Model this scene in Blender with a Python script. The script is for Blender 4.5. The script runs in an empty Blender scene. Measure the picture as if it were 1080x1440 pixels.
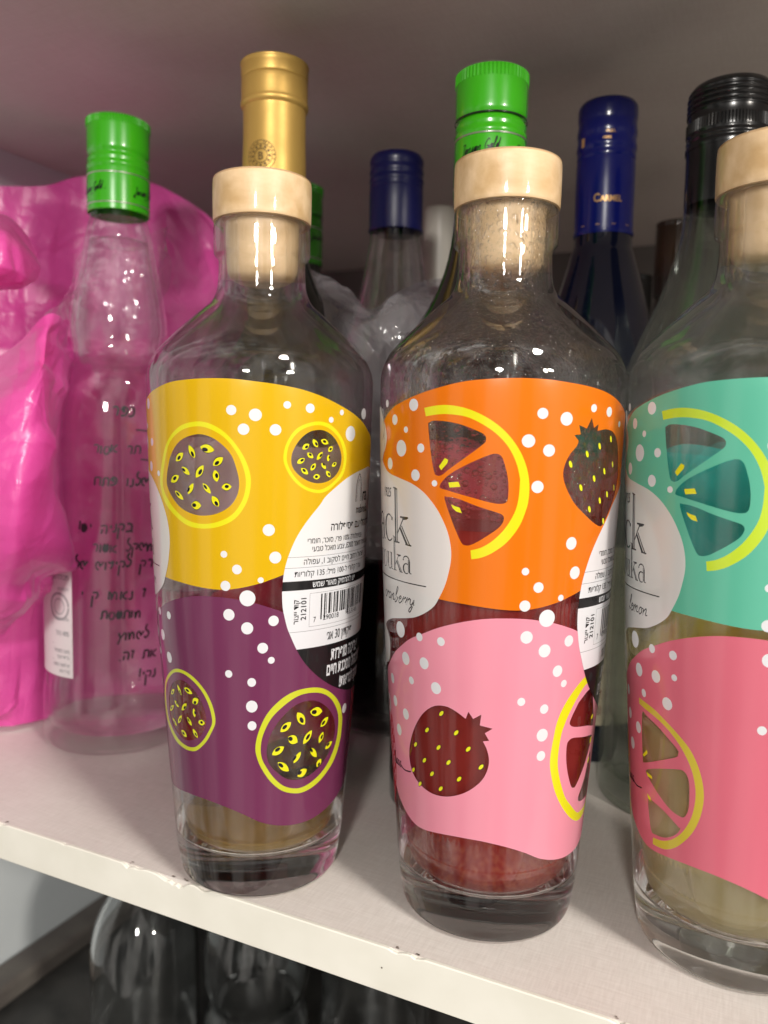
import bpy, math, random, json
import numpy as np
from mathutils import Vector, Matrix
from mathutils.geometry import delaunay_2d_cdt
from mathutils import noise as mnoise

random.seed(7)
SC = bpy.context.scene
COL = SC.collection

# ------------------------------------------------------------------ camera, world, lamps, exposure
F, PITCH, ROLL, CAMH = 1115.9133, 0.0946, -0.0183, 0.1772
cam_d = bpy.data.cameras.new('camera')
cam = bpy.data.objects.new('camera', cam_d); COL.objects.link(cam)
cam_d.sensor_fit = 'VERTICAL'; cam_d.sensor_height = 36; cam_d.sensor_width = 27
cam_d.lens = F / 1440 * 36
cam_d.clip_start = 0.01; cam_d.clip_end = 50
_c, _s = math.cos(PITCH), math.sin(PITCH); _cr, _sr = math.cos(ROLL), math.sin(ROLL)
_X = Vector((1, 0, 0)); _U = Vector((0, _s, _c)); _F = Vector((0, _c, -_s))
_r = _X * _cr - _U * _sr; _u = _X * _sr + _U * _cr
m = Matrix((_r, _u, -_F)).transposed().to_4x4(); m.translation = Vector((0, 0, CAMH))
cam.matrix_world = m
cam_d.dof.use_dof = True; cam_d.dof.focus_distance = 0.275; cam_d.dof.aperture_fstop = 11.0
SC.camera = cam

w = bpy.data.worlds.new('World'); SC.world = w; w.use_nodes = True
bg = w.node_tree.nodes['Background']; bg.inputs[0].default_value = (1.0, 0.94, 0.87, 1); bg.inputs[1].default_value = 0.36
_nt = w.node_tree     # an uneven room: paler overhead, darker and lighter patches around
_tc = _nt.nodes.new('ShaderNodeTexCoord'); _mp = _nt.nodes.new('ShaderNodeMapping'); _mp.inputs['Scale'].default_value = (2.2, 2.2, 0.7); _nt.links.new(_tc.outputs['Generated'], _mp.inputs[0])
_n = _nt.nodes.new('ShaderNodeTexNoise'); _n.inputs['Scale'].default_value = 1.6; _n.inputs['Detail'].default_value = 3; _nt.links.new(_mp.outputs[0], _n.inputs['Vector'])
_rp = _nt.nodes.new('ShaderNodeValToRGB'); _rp.color_ramp.elements[0].position = 0.44; _rp.color_ramp.elements[1].position = 0.60
_rp.color_ramp.elements[0].color = (0.16, 0.15, 0.14, 1); _rp.color_ramp.elements[1].color = (2.3, 2.15, 2.0, 1); _nt.links.new(_n.outputs[0], _rp.inputs[0]); _nt.links.new(_rp.outputs[0], bg.inputs[0])

def area(name, loc, target, size, power, col):
    d = bpy.data.lights.new(name, 'AREA'); d.shape = 'DISK'; d.size = size; d.energy = power; d.color = col
    o = bpy.data.objects.new(name, d); COL.objects.link(o); o.location = loc
    o.rotation_euler = (Vector(target) - Vector(loc)).to_track_quat('-Z', 'Y').to_euler(); return o
area('ceiling_lamp', (1.17, -1.30, 0.68), (0.02, 0.3, 0.16), 0.20, 25, (1.0, 0.93, 0.84))
area('fill_lamp', (-0.22, -1.15, 0.58), (0.02, 0.3, 0.15), 0.16, 16, (1.0, 0.96, 0.9))  # unseen fill light, placed left to brighten the spirit bottle and pink bag
area('overhead_lamp', (0.75, -0.75, 1.75), (0.0, 0.25, 0.0), 0.25, 26, (1.0, 0.95, 0.88))
SC.view_settings.view_transform = 'Standard'; SC.view_settings.look = 'None'
SC.view_settings.exposure = -0.08; SC.view_settings.gamma = 1.0; SC.view_settings.use_curve_mapping = False
cy = SC.cycles
cy.max_bounces = 20; cy.transmission_bounces = 18; cy.glossy_bounces = 8; cy.diffuse_bounces = 4; cy.transparent_max_bounces = 16
cy.caustics_reflective = True; cy.caustics_refractive = True; cy.blur_glossy = 1.0
cy.sample_clamp_indirect = 3.0
cy.use_denoising = True
try: cy.denoiser = 'OPENIMAGEDENOISE'
except Exception: pass

DATA = {
 'UP': [[-1000,1760],[-950,1805],[-790,1868],[-715,1887],[-632,1905],[-550,1922],[-390,1949],[-294,1957],[-202,1961],[-119,1962],[-32,1960],[62,1953],[125,1948],[194,1941],[277,1930],[375,1910],[475,1884],[582,1855],[681,1824],[769,1791],[827,1773],[900,1730],[960,1660],[970,1570],[900,1490],[750,1430],[550,1380],[350,1320],[194,1274],[132,1258],[86,1246],[0,1230],[-76,1221],[-150,1219],[-252,1224],[-356,1231],[-474,1237],[-600,1250],[-800,1300],[-950,1400],[-1010,1550]],
 'LO': [[-983,902],[-893,952],[-800,1008],[-733,1041],[-662,1076],[-572,1108],[-490,1137],[-399,1162],[-316,1179],[-236,1189],[-141,1192],[-60,1189],[0,1182],[64,1172],[131,1156],[200,1136],[350,1080],[550,980],[750,880],[880,760],[930,620],[910,500],[850,410],[780,372],[660,340],[557,319],[433,302],[305,299],[191,309],[85,330],[0,358],[-83,379],[-162,393],[-264,403],[-397,403],[-522,394],[-600,387],[-680,390],[-775,416],[-870,457],[-950,520],[-1000,600],[-1030,720],[-1020,830]],
 'FL': [[-1010,1882],[-955,1870],[-903,1836],[-860,1800],[-850,1762],[-877,1728],[-926,1693],[-881,1665],[-823,1646],[-728,1633],[-633,1617],[-560,1590],[-503,1550],[-466,1510],[-437,1465],[-422,1419],[-420,1376],[-430,1335],[-447,1290],[-474,1248],[-505,1211],[-552,1184],[-595,1167],[-642,1154],[-730,1140],[-827,1124],[-901,1103],[-947,1080],[-907,1067],[-865,1034],[-888,966],[-965,935],[-1010,930],[-1055,935],[-1132,966],[-1155,1034],[-1113,1067],[-1073,1080],[-1119,1103],[-1193,1124],[-1290,1140],[-1378,1154],[-1425,1167],[-1468,1184],[-1515,1211],[-1546,1248],[-1573,1290],[-1590,1335],[-1600,1376],[-1598,1419],[-1583,1465],[-1554,1510],[-1517,1550],[-1460,1590],[-1387,1617],[-1292,1633],[-1197,1646],[-1139,1665],[-1094,1693],[-1143,1728],[-1170,1762],[-1160,1800],[-1117,1836],[-1065,1870]],
 'IL': [[768,1653],[639,1638],[545,1616],[462,1581],[405,1550],[379,1525],[328,1483],[286,1443],[251,1400],[223,1351],[204,1304],[193,1253],[190,1205],[194,1157],[202,1126],[218,1081],[238,1045],[272,993],[315,944],[368,902],[435,861],[530,818],[643,784],[740,769],[840,769],[937,784],[1050,818],[1145,861],[1212,902],[1265,944],[1308,993],[1342,1045],[1362,1081],[1378,1126],[1386,1157],[1390,1205],[1387,1253],[1376,1304],[1357,1351],[1329,1400],[1294,1443],[1252,1483],[1201,1525],[1175,1550],[1118,1581],[1035,1616],[941,1638],[812,1653]],
 'pA_o': [[-488,1612],[-425,1726],[-332,1790],[-238,1812],[-156,1808],[-77,1776],[-12,1720],[28,1659],[40,1601],[20,1534],[-36,1475],[-118,1445],[-206,1436],[-290,1444],[-369,1474],[-444,1514],[-481,1560]],
 'pA_i': [[-459,1613],[-406,1722],[-325,1775],[-238,1795],[-163,1791],[-83,1760],[-28,1711],[6,1654],[17,1600],[0,1542],[-48,1491],[-124,1462],[-205,1453],[-281,1462],[-351,1488],[-417,1528],[-456,1565]],
 'pA_w': [[-424,1614],[-389,1688],[-319,1744],[-226,1768],[-158,1763],[-100,1739],[-50,1699],[-24,1646],[-14,1600],[-24,1558],[-58,1520],[-117,1494],[-185,1483],[-251,1486],[-325,1505],[-382,1538],[-420,1576]],
 'pB_o': [[187,1693],[203,1747],[252,1797],[340,1821],[420,1813],[489,1775],[531,1728],[539,1680],[517,1628],[462,1594],[411,1571],[357,1566],[293,1580],[240,1610],[202,1652]],
 'pB_i': [[203,1693],[217,1743],[264,1787],[341,1808],[410,1800],[474,1767],[509,1724],[519,1680],[501,1637],[446,1601],[396,1582],[356,1578],[299,1590],[251,1618],[216,1656]],
 'pB_w': [[225,1677],[231,1714],[264,1756],[311,1784],[367,1792],[414,1783],[459,1758],[493,1719],[502,1680],[482,1641],[438,1614],[382,1602],[330,1605],[280,1622],[241,1648]],
 'pC_o': [[-618,794],[-549,845],[-456,886],[-376,895],[-296,879],[-228,841],[-186,795],[-166,751],[-164,714],[-186,680],[-228,634],[-290,595],[-338,583],[-402,582],[-490,595],[-568,627],[-631,661],[-656,714]],
 'pC_i': [[-586,795],[-523,842],[-452,874],[-378,882],[-306,866],[-244,832],[-205,788],[-186,744],[-184,712],[-205,681],[-243,642],[-293,610],[-336,598],[-388,597],[-464,610],[-534,639],[-585,671],[-607,724]],
 'pC_w': [[-542,770],[-498,816],[-439,845],[-382,854],[-326,843],[-277,817],[-240,780],[-220,732],[-231,689],[-267,652],[-322,630],[-384,620],[-453,632],[-520,656],[-553,702]],
 'pD_o': [[60,626],[76,685],[120,753],[189,804],[267,832],[358,837],[447,823],[535,784],[606,732],[640,682],[650,641],[641,574],[594,512],[520,469],[436,438],[352,424],[282,429],[208,450],[144,491],[96,541],[70,584]],
 'pD_i': [[89,625],[102,676],[146,738],[216,784],[289,812],[360,817],[440,805],[512,774],[571,725],[602,675],[601,598],[559,534],[497,489],[416,459],[342,445],[281,449],[218,468],[161,506],[120,549],[96,583]],
 'pD_w': [[122,596],[131,651],[166,705],[217,747],[276,778],[354,788],[426,773],[502,733],[555,685],[574,638],[561,587],[519,542],[456,507],[380,485],[301,481],[234,495],[178,526],[140,557]],
 'sbU_crown': [[102,1788],[136,1791],[124,1821],[167,1810],[193,1845],[210,1813],[238,1825],[234,1804]],
 'sbL': [[-256,765],[-234,734],[-223,693],[-237,650],[-271,613],[-332,577],[-396,554],[-465,540],[-540,538],[-606,550],[-661,573],[-691,606],[-700,648],[-686,696],[-648,757],[-592,815],[-537,850],[-488,866],[-435,868],[-385,855],[-343,837],[-330,863],[-306,840],[-267,858],[-273,820],[-211,812],[-248,794],[-226,769]],
 'sbL_crown': [[-330,863],[-306,840],[-267,858],[-273,820],[-211,812],[-248,794],[-226,769]],
 'cU_1': [[-539,1807],[-533,1821],[-506,1827],[-443,1824],[-379,1814],[-308,1794],[-283,1783],[-277,1770],[-287,1755],[-356,1714],[-435,1671],[-468,1652],[-492,1649],[-507,1661],[-523,1715]],
 'cU_2': [[-478,1615],[-468,1629],[-429,1656],[-355,1688],[-276,1716],[-237,1725],[-212,1717],[-197,1691],[-182,1646],[-178,1601],[-184,1574],[-206,1566],[-251,1569],[-353,1587],[-445,1603],[-474,1608]],
 'cU_3': [[-454,1574],[-439,1581],[-389,1576],[-300,1554],[-220,1537],[-197,1528],[-194,1513],[-212,1490],[-267,1458],[-322,1432],[-354,1426],[-376,1437],[-415,1498]],
 'cU_y1': [[-483,1679],[-455,1707],[-439,1701],[-443,1690],[-472,1667]],
 'cU_y2': [[-437,1628],[-391,1632],[-382,1616],[-431,1612]],
 'cU_y3': [[-423,1557],[-405,1552],[-383,1548],[-374,1531],[-399,1535],[-416,1546]],
 'cL_1': [[-681,846],[-644,853],[-543,830],[-445,787],[-437,770],[-452,755],[-543,722],[-659,683],[-678,698]],
 'cL_2': [[-648,658],[-581,683],[-443,717],[-403,718],[-381,697],[-375,656],[-378,599],[-396,567],[-425,560],[-498,576],[-625,637]],
 'cL_3': [[-634,551],[-605,564],[-516,552],[-433,522],[-421,516],[-448,489],[-508,461],[-576,450],[-615,457]],
 'cL_y1': [[-678,706],[-640,733],[-634,722],[-665,702]],
 'cL_y2': [[-644,654],[-602,651],[-597,641],[-636,641]],
 'cL_y3': [[-642,578],[-616,571],[-611,559],[-634,563]],
 'sbU_s': [[92,1695],[179,1728],[256,1754],[344,1778],[155,1619],[233,1648],[306,1671],[381,1693],[286,1574],[346,1593],[420,1613],[216,1547],[330,1503]],
 'sbL_s': [[-471,840],[-559,766],[-644,696],[-391,782],[-489,715],[-328,731],[-581,651],[-432,670],[-262,673],[-669,596],[-532,611],[-374,618],[-619,555],[-479,566]],
 'sbU': [[58,1660],[64,1694],[87,1728],[118,1753],[127,1770],[102,1788],[136,1791],[124,1821],[167,1810],[193,1845],[210,1813],[238,1825],[234,1804],[294,1810],[353,1803],[403,1780],[439,1740],[462,1687],[474,1646],[436,1586],[386,1539],[344,1505],[310,1486],[246,1503],[180,1535],[121,1571],[76,1621]],
 'sbU_n': [5,8],
 'cU_arc': [[-561,1868],[-506,1875],[-444,1877],[-370,1868],[-300,1848],[-236,1819],[-181,1781],[-135,1733],[-105,1681],[-92,1632],[-92,1583],[-102,1545],[-127,1495],[-175,1444],[-234,1408],[-285,1389],[-328,1382],[-332,1411],[-286,1422],[-236,1447],[-187,1487],[-150,1537],[-135,1583],[-132,1632],[-134,1654],[-151,1699],[-184,1746],[-230,1784],[-284,1813],[-349,1837],[-411,1846],[-477,1848],[-552,1841]],
 'cU_n': 17,
 'cL_arc': [[-706,901],[-590,890],[-501,863],[-431,832],[-374,796],[-333,745],[-309,685],[-307,630],[-326,569],[-365,511],[-432,454],[-499,422],[-556,412],[-602,409],[-599,433],[-527,444],[-464,469],[-409,509],[-367,564],[-348,620],[-346,672],[-365,729],[-401,776],[-446,813],[-509,845],[-590,866],[-707,879]],
 'cL_n': 14,
 'cR_arc': [[460,935],[380,965],[294,965],[222,932],[159,881],[122,826],[108,773],[97,697],[108,645],[148,570],[213,503],[301,445],[400,412],[520,415],[600,440],[590,470],[510,446],[420,443],[364,453],[285,498],[222,545],[165,629],[147,692],[154,768],[171,808],[204,854],[264,910],[324,939],[400,932],[450,906]],
 'cR_n': 15,
 'cR_1': [[380,905],[280,886],[239,854],[210,820],[213,804],[252,791],[372,775],[460,758],[475,770]],
 'cR_2': [[465,722],[350,738],[252,752],[215,748],[201,731],[207,679],[232,622],[270,572],[295,560],[323,566],[395,625],[465,700]],
 'cR_3': [[475,660],[430,580],[379,526],[364,507],[387,488],[480,480],[540,495]],
 'pA_s': [[-265,1730,-232,1685,23,-245,1699],[-202,1725,-129,1714,29,-177,1716],[-300,1702,-351,1672,25,-328,1684],[-88,1690,-138,1661,25,-118,1670],[-312,1652,-264,1626,21,-300,1642],[-186,1661,-229,1616,25,-204,1637],[-128,1646,-120,1604,25,-120,1626],[-332,1620,-392,1596,26,-362,1610],[-97,1586,-49,1589,25,-72,1589],[-244,1596,-278,1556,19,-273,1572],[-192,1598,-151,1562,19,-179,1585],[-364,1565,-307,1535,19,-344,1554],[-260,1518,-203,1518,30,-243,1518],[-145,1554,-112,1517,25,-124,1528]],
 'pB_s': [[277,1723,311,1741,20,298,1731],[329,1759,356,1730,18,348,1742],[372,1756,416,1744,20,393,1751],[416,1715,442,1733,19,430,1724],[301,1710,334,1692,18,318,1704],[353,1685,383,1714,17,374,1701],[416,1679,420,1704,14,424,1694],[252,1673,291,1690,19,277,1684],[322,1647,347,1673,18,334,1661],[378,1674,406,1652,15,392,1669],[440,1662,470,1674,16,457,1670],[272,1656,309,1634,19,288,1648],[335,1624,374,1626,21,353,1625],[407,1646,434,1622,17,425,1633]],
 'pC_s': [[-510,779,-469,805,16,-489,791],[-433,830,-399,793,15,-411,804],[-371,826,-307,813,21,-345,820],[-311,776,-267,796,26,-292,780],[-474,760,-432,741,16,-451,753],[-405,734,-358,767,19,-376,749],[-304,756,-299,722,16,-296,740],[-546,706,-488,738,16,-517,723],[-451,674,-408,713,16,-428,693],[-360,714,-325,685,17,-349,704],[-275,706,-230,708,22,-252,708],[-517,683,-467,660,14,-496,670],[-421,652,-373,634,22,-402,643],[-319,674,-285,643,18,-298,655]],
 'pD_s': [[290,749,338,696,33,318,716],[369,742,454,731,36,397,737],[447,671,504,700,27,468,683],[196,682,256,715,30,220,699],[241,659,298,631,35,255,650],[333,619,387,667,29,363,644],[443,606,470,647,24,461,628],[494,573,554,591,23,519,586],[151,595,220,622,30,183,614],[278,550,322,591,21,285,569],[381,597,432,552,24,390,587],[437,511,468,538,27,454,518],[185,563,252,522,28,203,550],[306,494,367,513,32,321,506]],
 'DOTS': [[-48,1854,174],[60,1839,215],[7,1789,196],[202,1876,131],[312,1867,166],[428,1829,106],[494,1857,103],[687,1857,205],[565,1781,284],[150,1789,197],[-91,1348,124],[-28,1295,175],[-86,1234,185],[86,1257,108],[22,1191,290],[123,1437,212],[155,1338,214],[-71,1129,213],[20,1081,223],[150,1107,193],[97,1007,200],[141,960,130],[-79,908,144],[41,878,167],[41,786,227],[42,712,178],[665,704,195],[-623,1879,203],[-763,1831,182],[-844,1888,131],[-674,1797,107],[-580,1737,149],[-710,1734,282],[-816,1679,207],[-612,1646,194],[-505,1623,105],[-741,1098,289],[-595,1093,150],[-470,1093,151],[-700,1000,232],[-568,1004,208],[-865,895,188],[-661,927,140],[-500,926,211],[-973,779,350],[-838,816,200],[-720,792,201],[-800,716,213]],
 'BAG_FRONT': [[[-0.2323,0.42,0.2005],[-0.2082,0.41,0.2128],[-0.1856,0.405,0.2244],[-0.1693,0.405,0.2355],[-0.1666,0.425,0.2316],[-0.1696,0.445,0.2188]],[[-0.2107,0.38,0.1815],[-0.1884,0.37,0.1899],[-0.1701,0.37,0.2],[-0.16,0.38,0.2108],[-0.1622,0.41,0.2083],[-0.1691,0.44,0.2029]],[[-0.2006,0.36,0.1523],[-0.179,0.35,0.1627],[-0.1616,0.35,0.1724],[-0.1536,0.365,0.1796],[-0.1592,0.395,0.1792],[-0.1723,0.435,0.1795]],[[-0.2015,0.36,0.1263],[-0.1798,0.35,0.1375],[-0.1599,0.345,0.1478],[-0.1576,0.365,0.1495],[-0.1634,0.395,0.1463],[-0.1753,0.435,0.1445]],[[-0.2079,0.37,0.1011],[-0.1857,0.36,0.1101],[-0.1652,0.355,0.1195],[-0.1591,0.375,0.121],[-0.1604,0.402,0.1171],[-0.1712,0.435,0.111]],[[-0.2199,0.39,0.0771],[-0.1994,0.385,0.0805],[-0.1815,0.385,0.0908],[-0.1729,0.398,0.0992],[-0.1711,0.415,0.1021],[-0.1762,0.44,0.1001]],[[-0.2427,0.43,0.0588],[-0.2228,0.43,0.064],[-0.2049,0.43,0.0743],[-0.1972,0.435,0.0805],[-0.1954,0.442,0.0823],[-0.1948,0.45,0.0832]],[[-0.2474,0.437,0.0343],[-0.2272,0.437,0.0388],[-0.2124,0.44,0.0423],[-0.205,0.446,0.0448],[-0.2011,0.453,0.045],[-0.2008,0.462,0.0446]],[[-0.272,0.425,0.004],[-0.245,0.435,0.004],[-0.2207,0.4464,0.004],[-0.211,0.453,0.004],[-0.2045,0.459,0.004],[-0.198,0.468,0.004]]],
 'BAG_SIDE': [[[-0.198,0.468,0.22324999999999998],[-0.196,0.497,0.235],[-0.165,0.512,0.235],[-0.125,0.522,0.24675],[-0.098,0.538,0.29374999999999996],[-0.09,0.56,0.31255]],[[-0.198,0.468,0.1615],[-0.196,0.497,0.17],[-0.165,0.512,0.17],[-0.125,0.522,0.17850000000000002],[-0.098,0.538,0.21250000000000002],[-0.09,0.56,0.22610000000000002]],[[-0.198,0.468,0.095],[-0.196,0.497,0.1],[-0.165,0.512,0.1],[-0.125,0.522,0.10500000000000001],[-0.098,0.538,0.125],[-0.09,0.56,0.133]],[[-0.198,0.468,0.0038],[-0.196,0.497,0.004],[-0.165,0.512,0.004],[-0.125,0.522,0.004200000000000001],[-0.098,0.538,0.005],[-0.09,0.56,0.00532]]],
 'BAG_BACK': [[[-0.2935,0.53,0.3294],[-0.2661,0.54,0.3365],[-0.2371,0.56,0.3431],[-0.2159,0.575,0.3543],[-0.1751,0.58,0.3542],[-0.1499,0.57,0.3429],[-0.1279,0.56,0.3281],[-0.1127,0.55,0.3107]],[[-0.2935,0.53,0.26352000000000003],[-0.2661,0.54,0.26920000000000005],[-0.2371,0.56,0.27448],[-0.2159,0.575,0.28344],[-0.1751,0.58,0.28336],[-0.1499,0.57,0.27432],[-0.1279,0.56,0.26248],[-0.1127,0.55,0.24856]],[[-0.2935,0.53,0.1647],[-0.2661,0.54,0.16825],[-0.2371,0.56,0.17155],[-0.2159,0.575,0.17715],[-0.1751,0.58,0.1771],[-0.1499,0.57,0.17145],[-0.1279,0.56,0.16405],[-0.1127,0.55,0.15535]],[[-0.2935,0.53,0.004],[-0.2661,0.54,0.004],[-0.2371,0.56,0.004],[-0.2159,0.575,0.004],[-0.1751,0.58,0.004],[-0.1499,0.57,0.004],[-0.1279,0.56,0.004],[-0.1127,0.55,0.004]]],
 'BAG_LOOP': [[[-0.2431,0.46,0.2979],[-0.2144,0.45,0.2942],[-0.1991,0.44,0.284],[-0.1908,0.437,0.2711]],[[-0.2144,0.405,0.2732],[-0.1925,0.4,0.2724],[-0.1878,0.41,0.2707],[-0.1867,0.43,0.2638]],[[-0.2071,0.39,0.2497],[-0.1889,0.395,0.2537],[-0.1865,0.408,0.2571],[-0.1871,0.428,0.2582]],[[-0.2234,0.42,0.2426],[-0.2011,0.42,0.2495],[-0.1945,0.425,0.2517],[-0.1907,0.43,0.2563]]],
 'GREY': [[[-0.0511,0.455,0.2745],[-0.0375,0.445,0.2673],[-0.0215,0.44,0.2598],[-0.0095,0.43,0.2455],[0.0054,0.435,0.2571],[0.0208,0.44,0.2635],[0.039,0.45,0.265]],[[-0.0444,0.42,0.2513],[-0.0293,0.415,0.2453],[-0.0161,0.405,0.2386],[-0.0053,0.4,0.2353],[0.007,0.405,0.2443],[0.0193,0.405,0.249],[0.0367,0.42,0.2498]],[[-0.0409,0.405,0.2242],[-0.0262,0.4,0.2204],[-0.0135,0.392,0.2163],[-0.0031,0.388,0.2161],[0.0088,0.39,0.2233],[0.0226,0.392,0.2272],[0.0371,0.4,0.2302]],[[-0.0373,0.41,0.1817],[-0.026,0.405,0.18],[-0.0132,0.4,0.1784],[-0.0025,0.4,0.1768],[0.0099,0.395,0.1788],[0.0242,0.4,0.1826],[0.0394,0.41,0.183]],[[-0.0376,0.42,0.1176],[-0.0259,0.415,0.1147],[-0.0125,0.41,0.1138],[-0.0014,0.41,0.1122],[0.0116,0.41,0.1124],[0.0264,0.41,0.1164],[0.0421,0.42,0.119]]],
 'FILM': [[[-0.1798,0.455,0.2609],[-0.1696,0.45,0.2794],[-0.1506,0.435,0.2817],[-0.1354,0.435,0.2802],[-0.1261,0.445,0.2884],[-0.1255,0.46,0.293]],[[-0.186,0.45,0.2463],[-0.1681,0.435,0.2573],[-0.1474,0.425,0.2612],[-0.1325,0.425,0.2597],[-0.1242,0.435,0.2618],[-0.125,0.455,0.2794]],[[-0.1941,0.45,0.2404],[-0.1722,0.43,0.2359],[-0.146,0.42,0.235],[-0.1312,0.42,0.2334],[-0.1248,0.43,0.2405],[-0.1266,0.45,0.259]]],
}


# ------------------------------------------------------------------ materials
def principled(name, col, rough=0.5, metal=0.0, spec=0.5, coat=0.0, trans=0.0, ior=1.5, subs=0.0):
    M = bpy.data.materials.new(name); M.use_nodes = True
    b = M.node_tree.nodes['Principled BSDF']
    b.inputs['Base Color'].default_value = (*col, 1); b.inputs['Roughness'].default_value = rough
    b.inputs['Metallic'].default_value = metal; b.inputs['IOR'].default_value = ior
    b.inputs['Specular IOR Level'].default_value = spec; b.inputs['Coat Weight'].default_value = coat
    b.inputs['Coat Roughness'].default_value = 0.05; b.inputs['Transmission Weight'].default_value = trans
    return M
def nd(M, t, **kw):
    n = M.node_tree.nodes.new(t)
    for k, v in kw.items():
        if k in n.inputs: n.inputs[k].default_value = v
        else: setattr(n, k, v)
    return n
def lk(M, a, b): M.node_tree.links.new(a, b)
def bsdf(M): return M.node_tree.nodes['Principled BSDF']
def add_bump(M, scale, strength, dist=0.001, detail=3.0, stretch=None, kind='ShaderNodeTexNoise'):
    tc = nd(M, 'ShaderNodeTexCoord'); src = tc.outputs['Object']
    if stretch:
        mp = nd(M, 'ShaderNodeMapping'); mp.inputs['Scale'].default_value = stretch; lk(M, src, mp.inputs[0]); src = mp.outputs[0]
    n = nd(M, kind); n.inputs['Scale'].default_value = scale
    if 'Detail' in n.inputs: n.inputs['Detail'].default_value = detail
    lk(M, src, n.inputs['Vector'])
    b = nd(M, 'ShaderNodeBump'); b.inputs['Strength'].default_value = strength; b.inputs['Distance'].default_value = dist
    lk(M, n.outputs[0], b.inputs['Height']); lk(M, b.outputs[0], bsdf(M).inputs['Normal'])
    if 'gloss' in M: lk(M, b.outputs[0], M.node_tree.nodes[M['gloss']].inputs['Normal'])
    return n
def vary(M, c1, c2, scale, detail=4.0, stretch=None, lo=0.35, hi=0.65):
    tc = nd(M, 'ShaderNodeTexCoord'); src = tc.outputs['Object']
    if stretch:
        mp = nd(M, 'ShaderNodeMapping'); mp.inputs['Scale'].default_value = stretch; lk(M, src, mp.inputs[0]); src = mp.outputs[0]
    n = nd(M, 'ShaderNodeTexNoise'); n.inputs['Scale'].default_value = scale; n.inputs['Detail'].default_value = detail
    lk(M, src, n.inputs['Vector'])
    r = nd(M, 'ShaderNodeValToRGB'); r.color_ramp.elements[0].position = lo; r.color_ramp.elements[1].position = hi
    r.color_ramp.elements[0].color = (*c1, 1); r.color_ramp.elements[1].color = (*c2, 1)
    lk(M, n.outputs[0], r.inputs[0]); lk(M, r.outputs[0], bsdf(M).inputs['Base Color']); return M
def glass(name, col=(1, 1, 1), ior=1.5, rough=0.0):
    M = principled(name, col, rough, trans=1.0, ior=ior); return M
def wall_glass(name, col, share=0.35, rough=0.0):
    """thin bottle wall: mostly straight through with a Fresnel gloss, partly refracting"""
    M = principled(name, col, rough, trans=1.0, ior=1.5); out = M.node_tree.nodes['Material Output']
    tp = nd(M, 'ShaderNodeBsdfTransparent'); tp.inputs[0].default_value = (*[c ** .5 for c in col], 1)
    gl = nd(M, 'ShaderNodeBsdfGlossy'); gl.inputs['Roughness'].default_value = 0.02; gl.inputs[0].default_value = (1, 1, 1, 1)
    lw = nd(M, 'ShaderNodeLayerWeight'); pw = nd(M, 'ShaderNodeMath', operation='POWER'); lk(M, lw.outputs['Facing'], pw.inputs[0]); pw.inputs[1].default_value = 4.5
    fr = nd(M, 'ShaderNodeMath', operation='MULTIPLY_ADD'); lk(M, pw.outputs[0], fr.inputs[0]); fr.inputs[1].default_value = 0.9; fr.inputs[2].default_value = 0.04
    a = nd(M, 'ShaderNodeMixShader'); lk(M, fr.outputs[0], a.inputs[0]); lk(M, tp.outputs[0], a.inputs[1]); lk(M, gl.outputs[0], a.inputs[2])
    b = nd(M, 'ShaderNodeMixShader'); b.inputs[0].default_value = share; lk(M, a.outputs[0], b.inputs[1]); lk(M, bsdf(M).outputs[0], b.inputs[2])
    lk(M, b.outputs[0], out.inputs[0]); M['gloss'] = gl.name; return M
def turbid(name, col, trans_col, amount, rough=0.0, ior=1.34):
    M = principled(name, trans_col, rough, trans=1.0, ior=ior)
    out = M.node_tree.nodes['Material Output']
    d = nd(M, 'ShaderNodeBsdfPrincipled'); d.inputs['Base Color'].default_value = (*col, 1); d.inputs['Roughness'].default_value = 0.6
    d.inputs['Specular IOR Level'].default_value = 0.1
    tr = nd(M, 'ShaderNodeBsdfTranslucent'); tr.inputs[0].default_value = (*col, 1)
    m1 = nd(M, 'ShaderNodeMixShader'); m1.inputs[0].default_value = 0.5; lk(M, d.outputs[0], m1.inputs[1]); lk(M, tr.outputs[0], m1.inputs[2])
    mx = nd(M, 'ShaderNodeMixShader'); mx.inputs[0].default_value = amount
    lk(M, bsdf(M).outputs[0], mx.inputs[1]); lk(M, m1.outputs[0], mx.inputs[2]); lk(M, mx.outputs[0], out.inputs[0])
    return M
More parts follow.
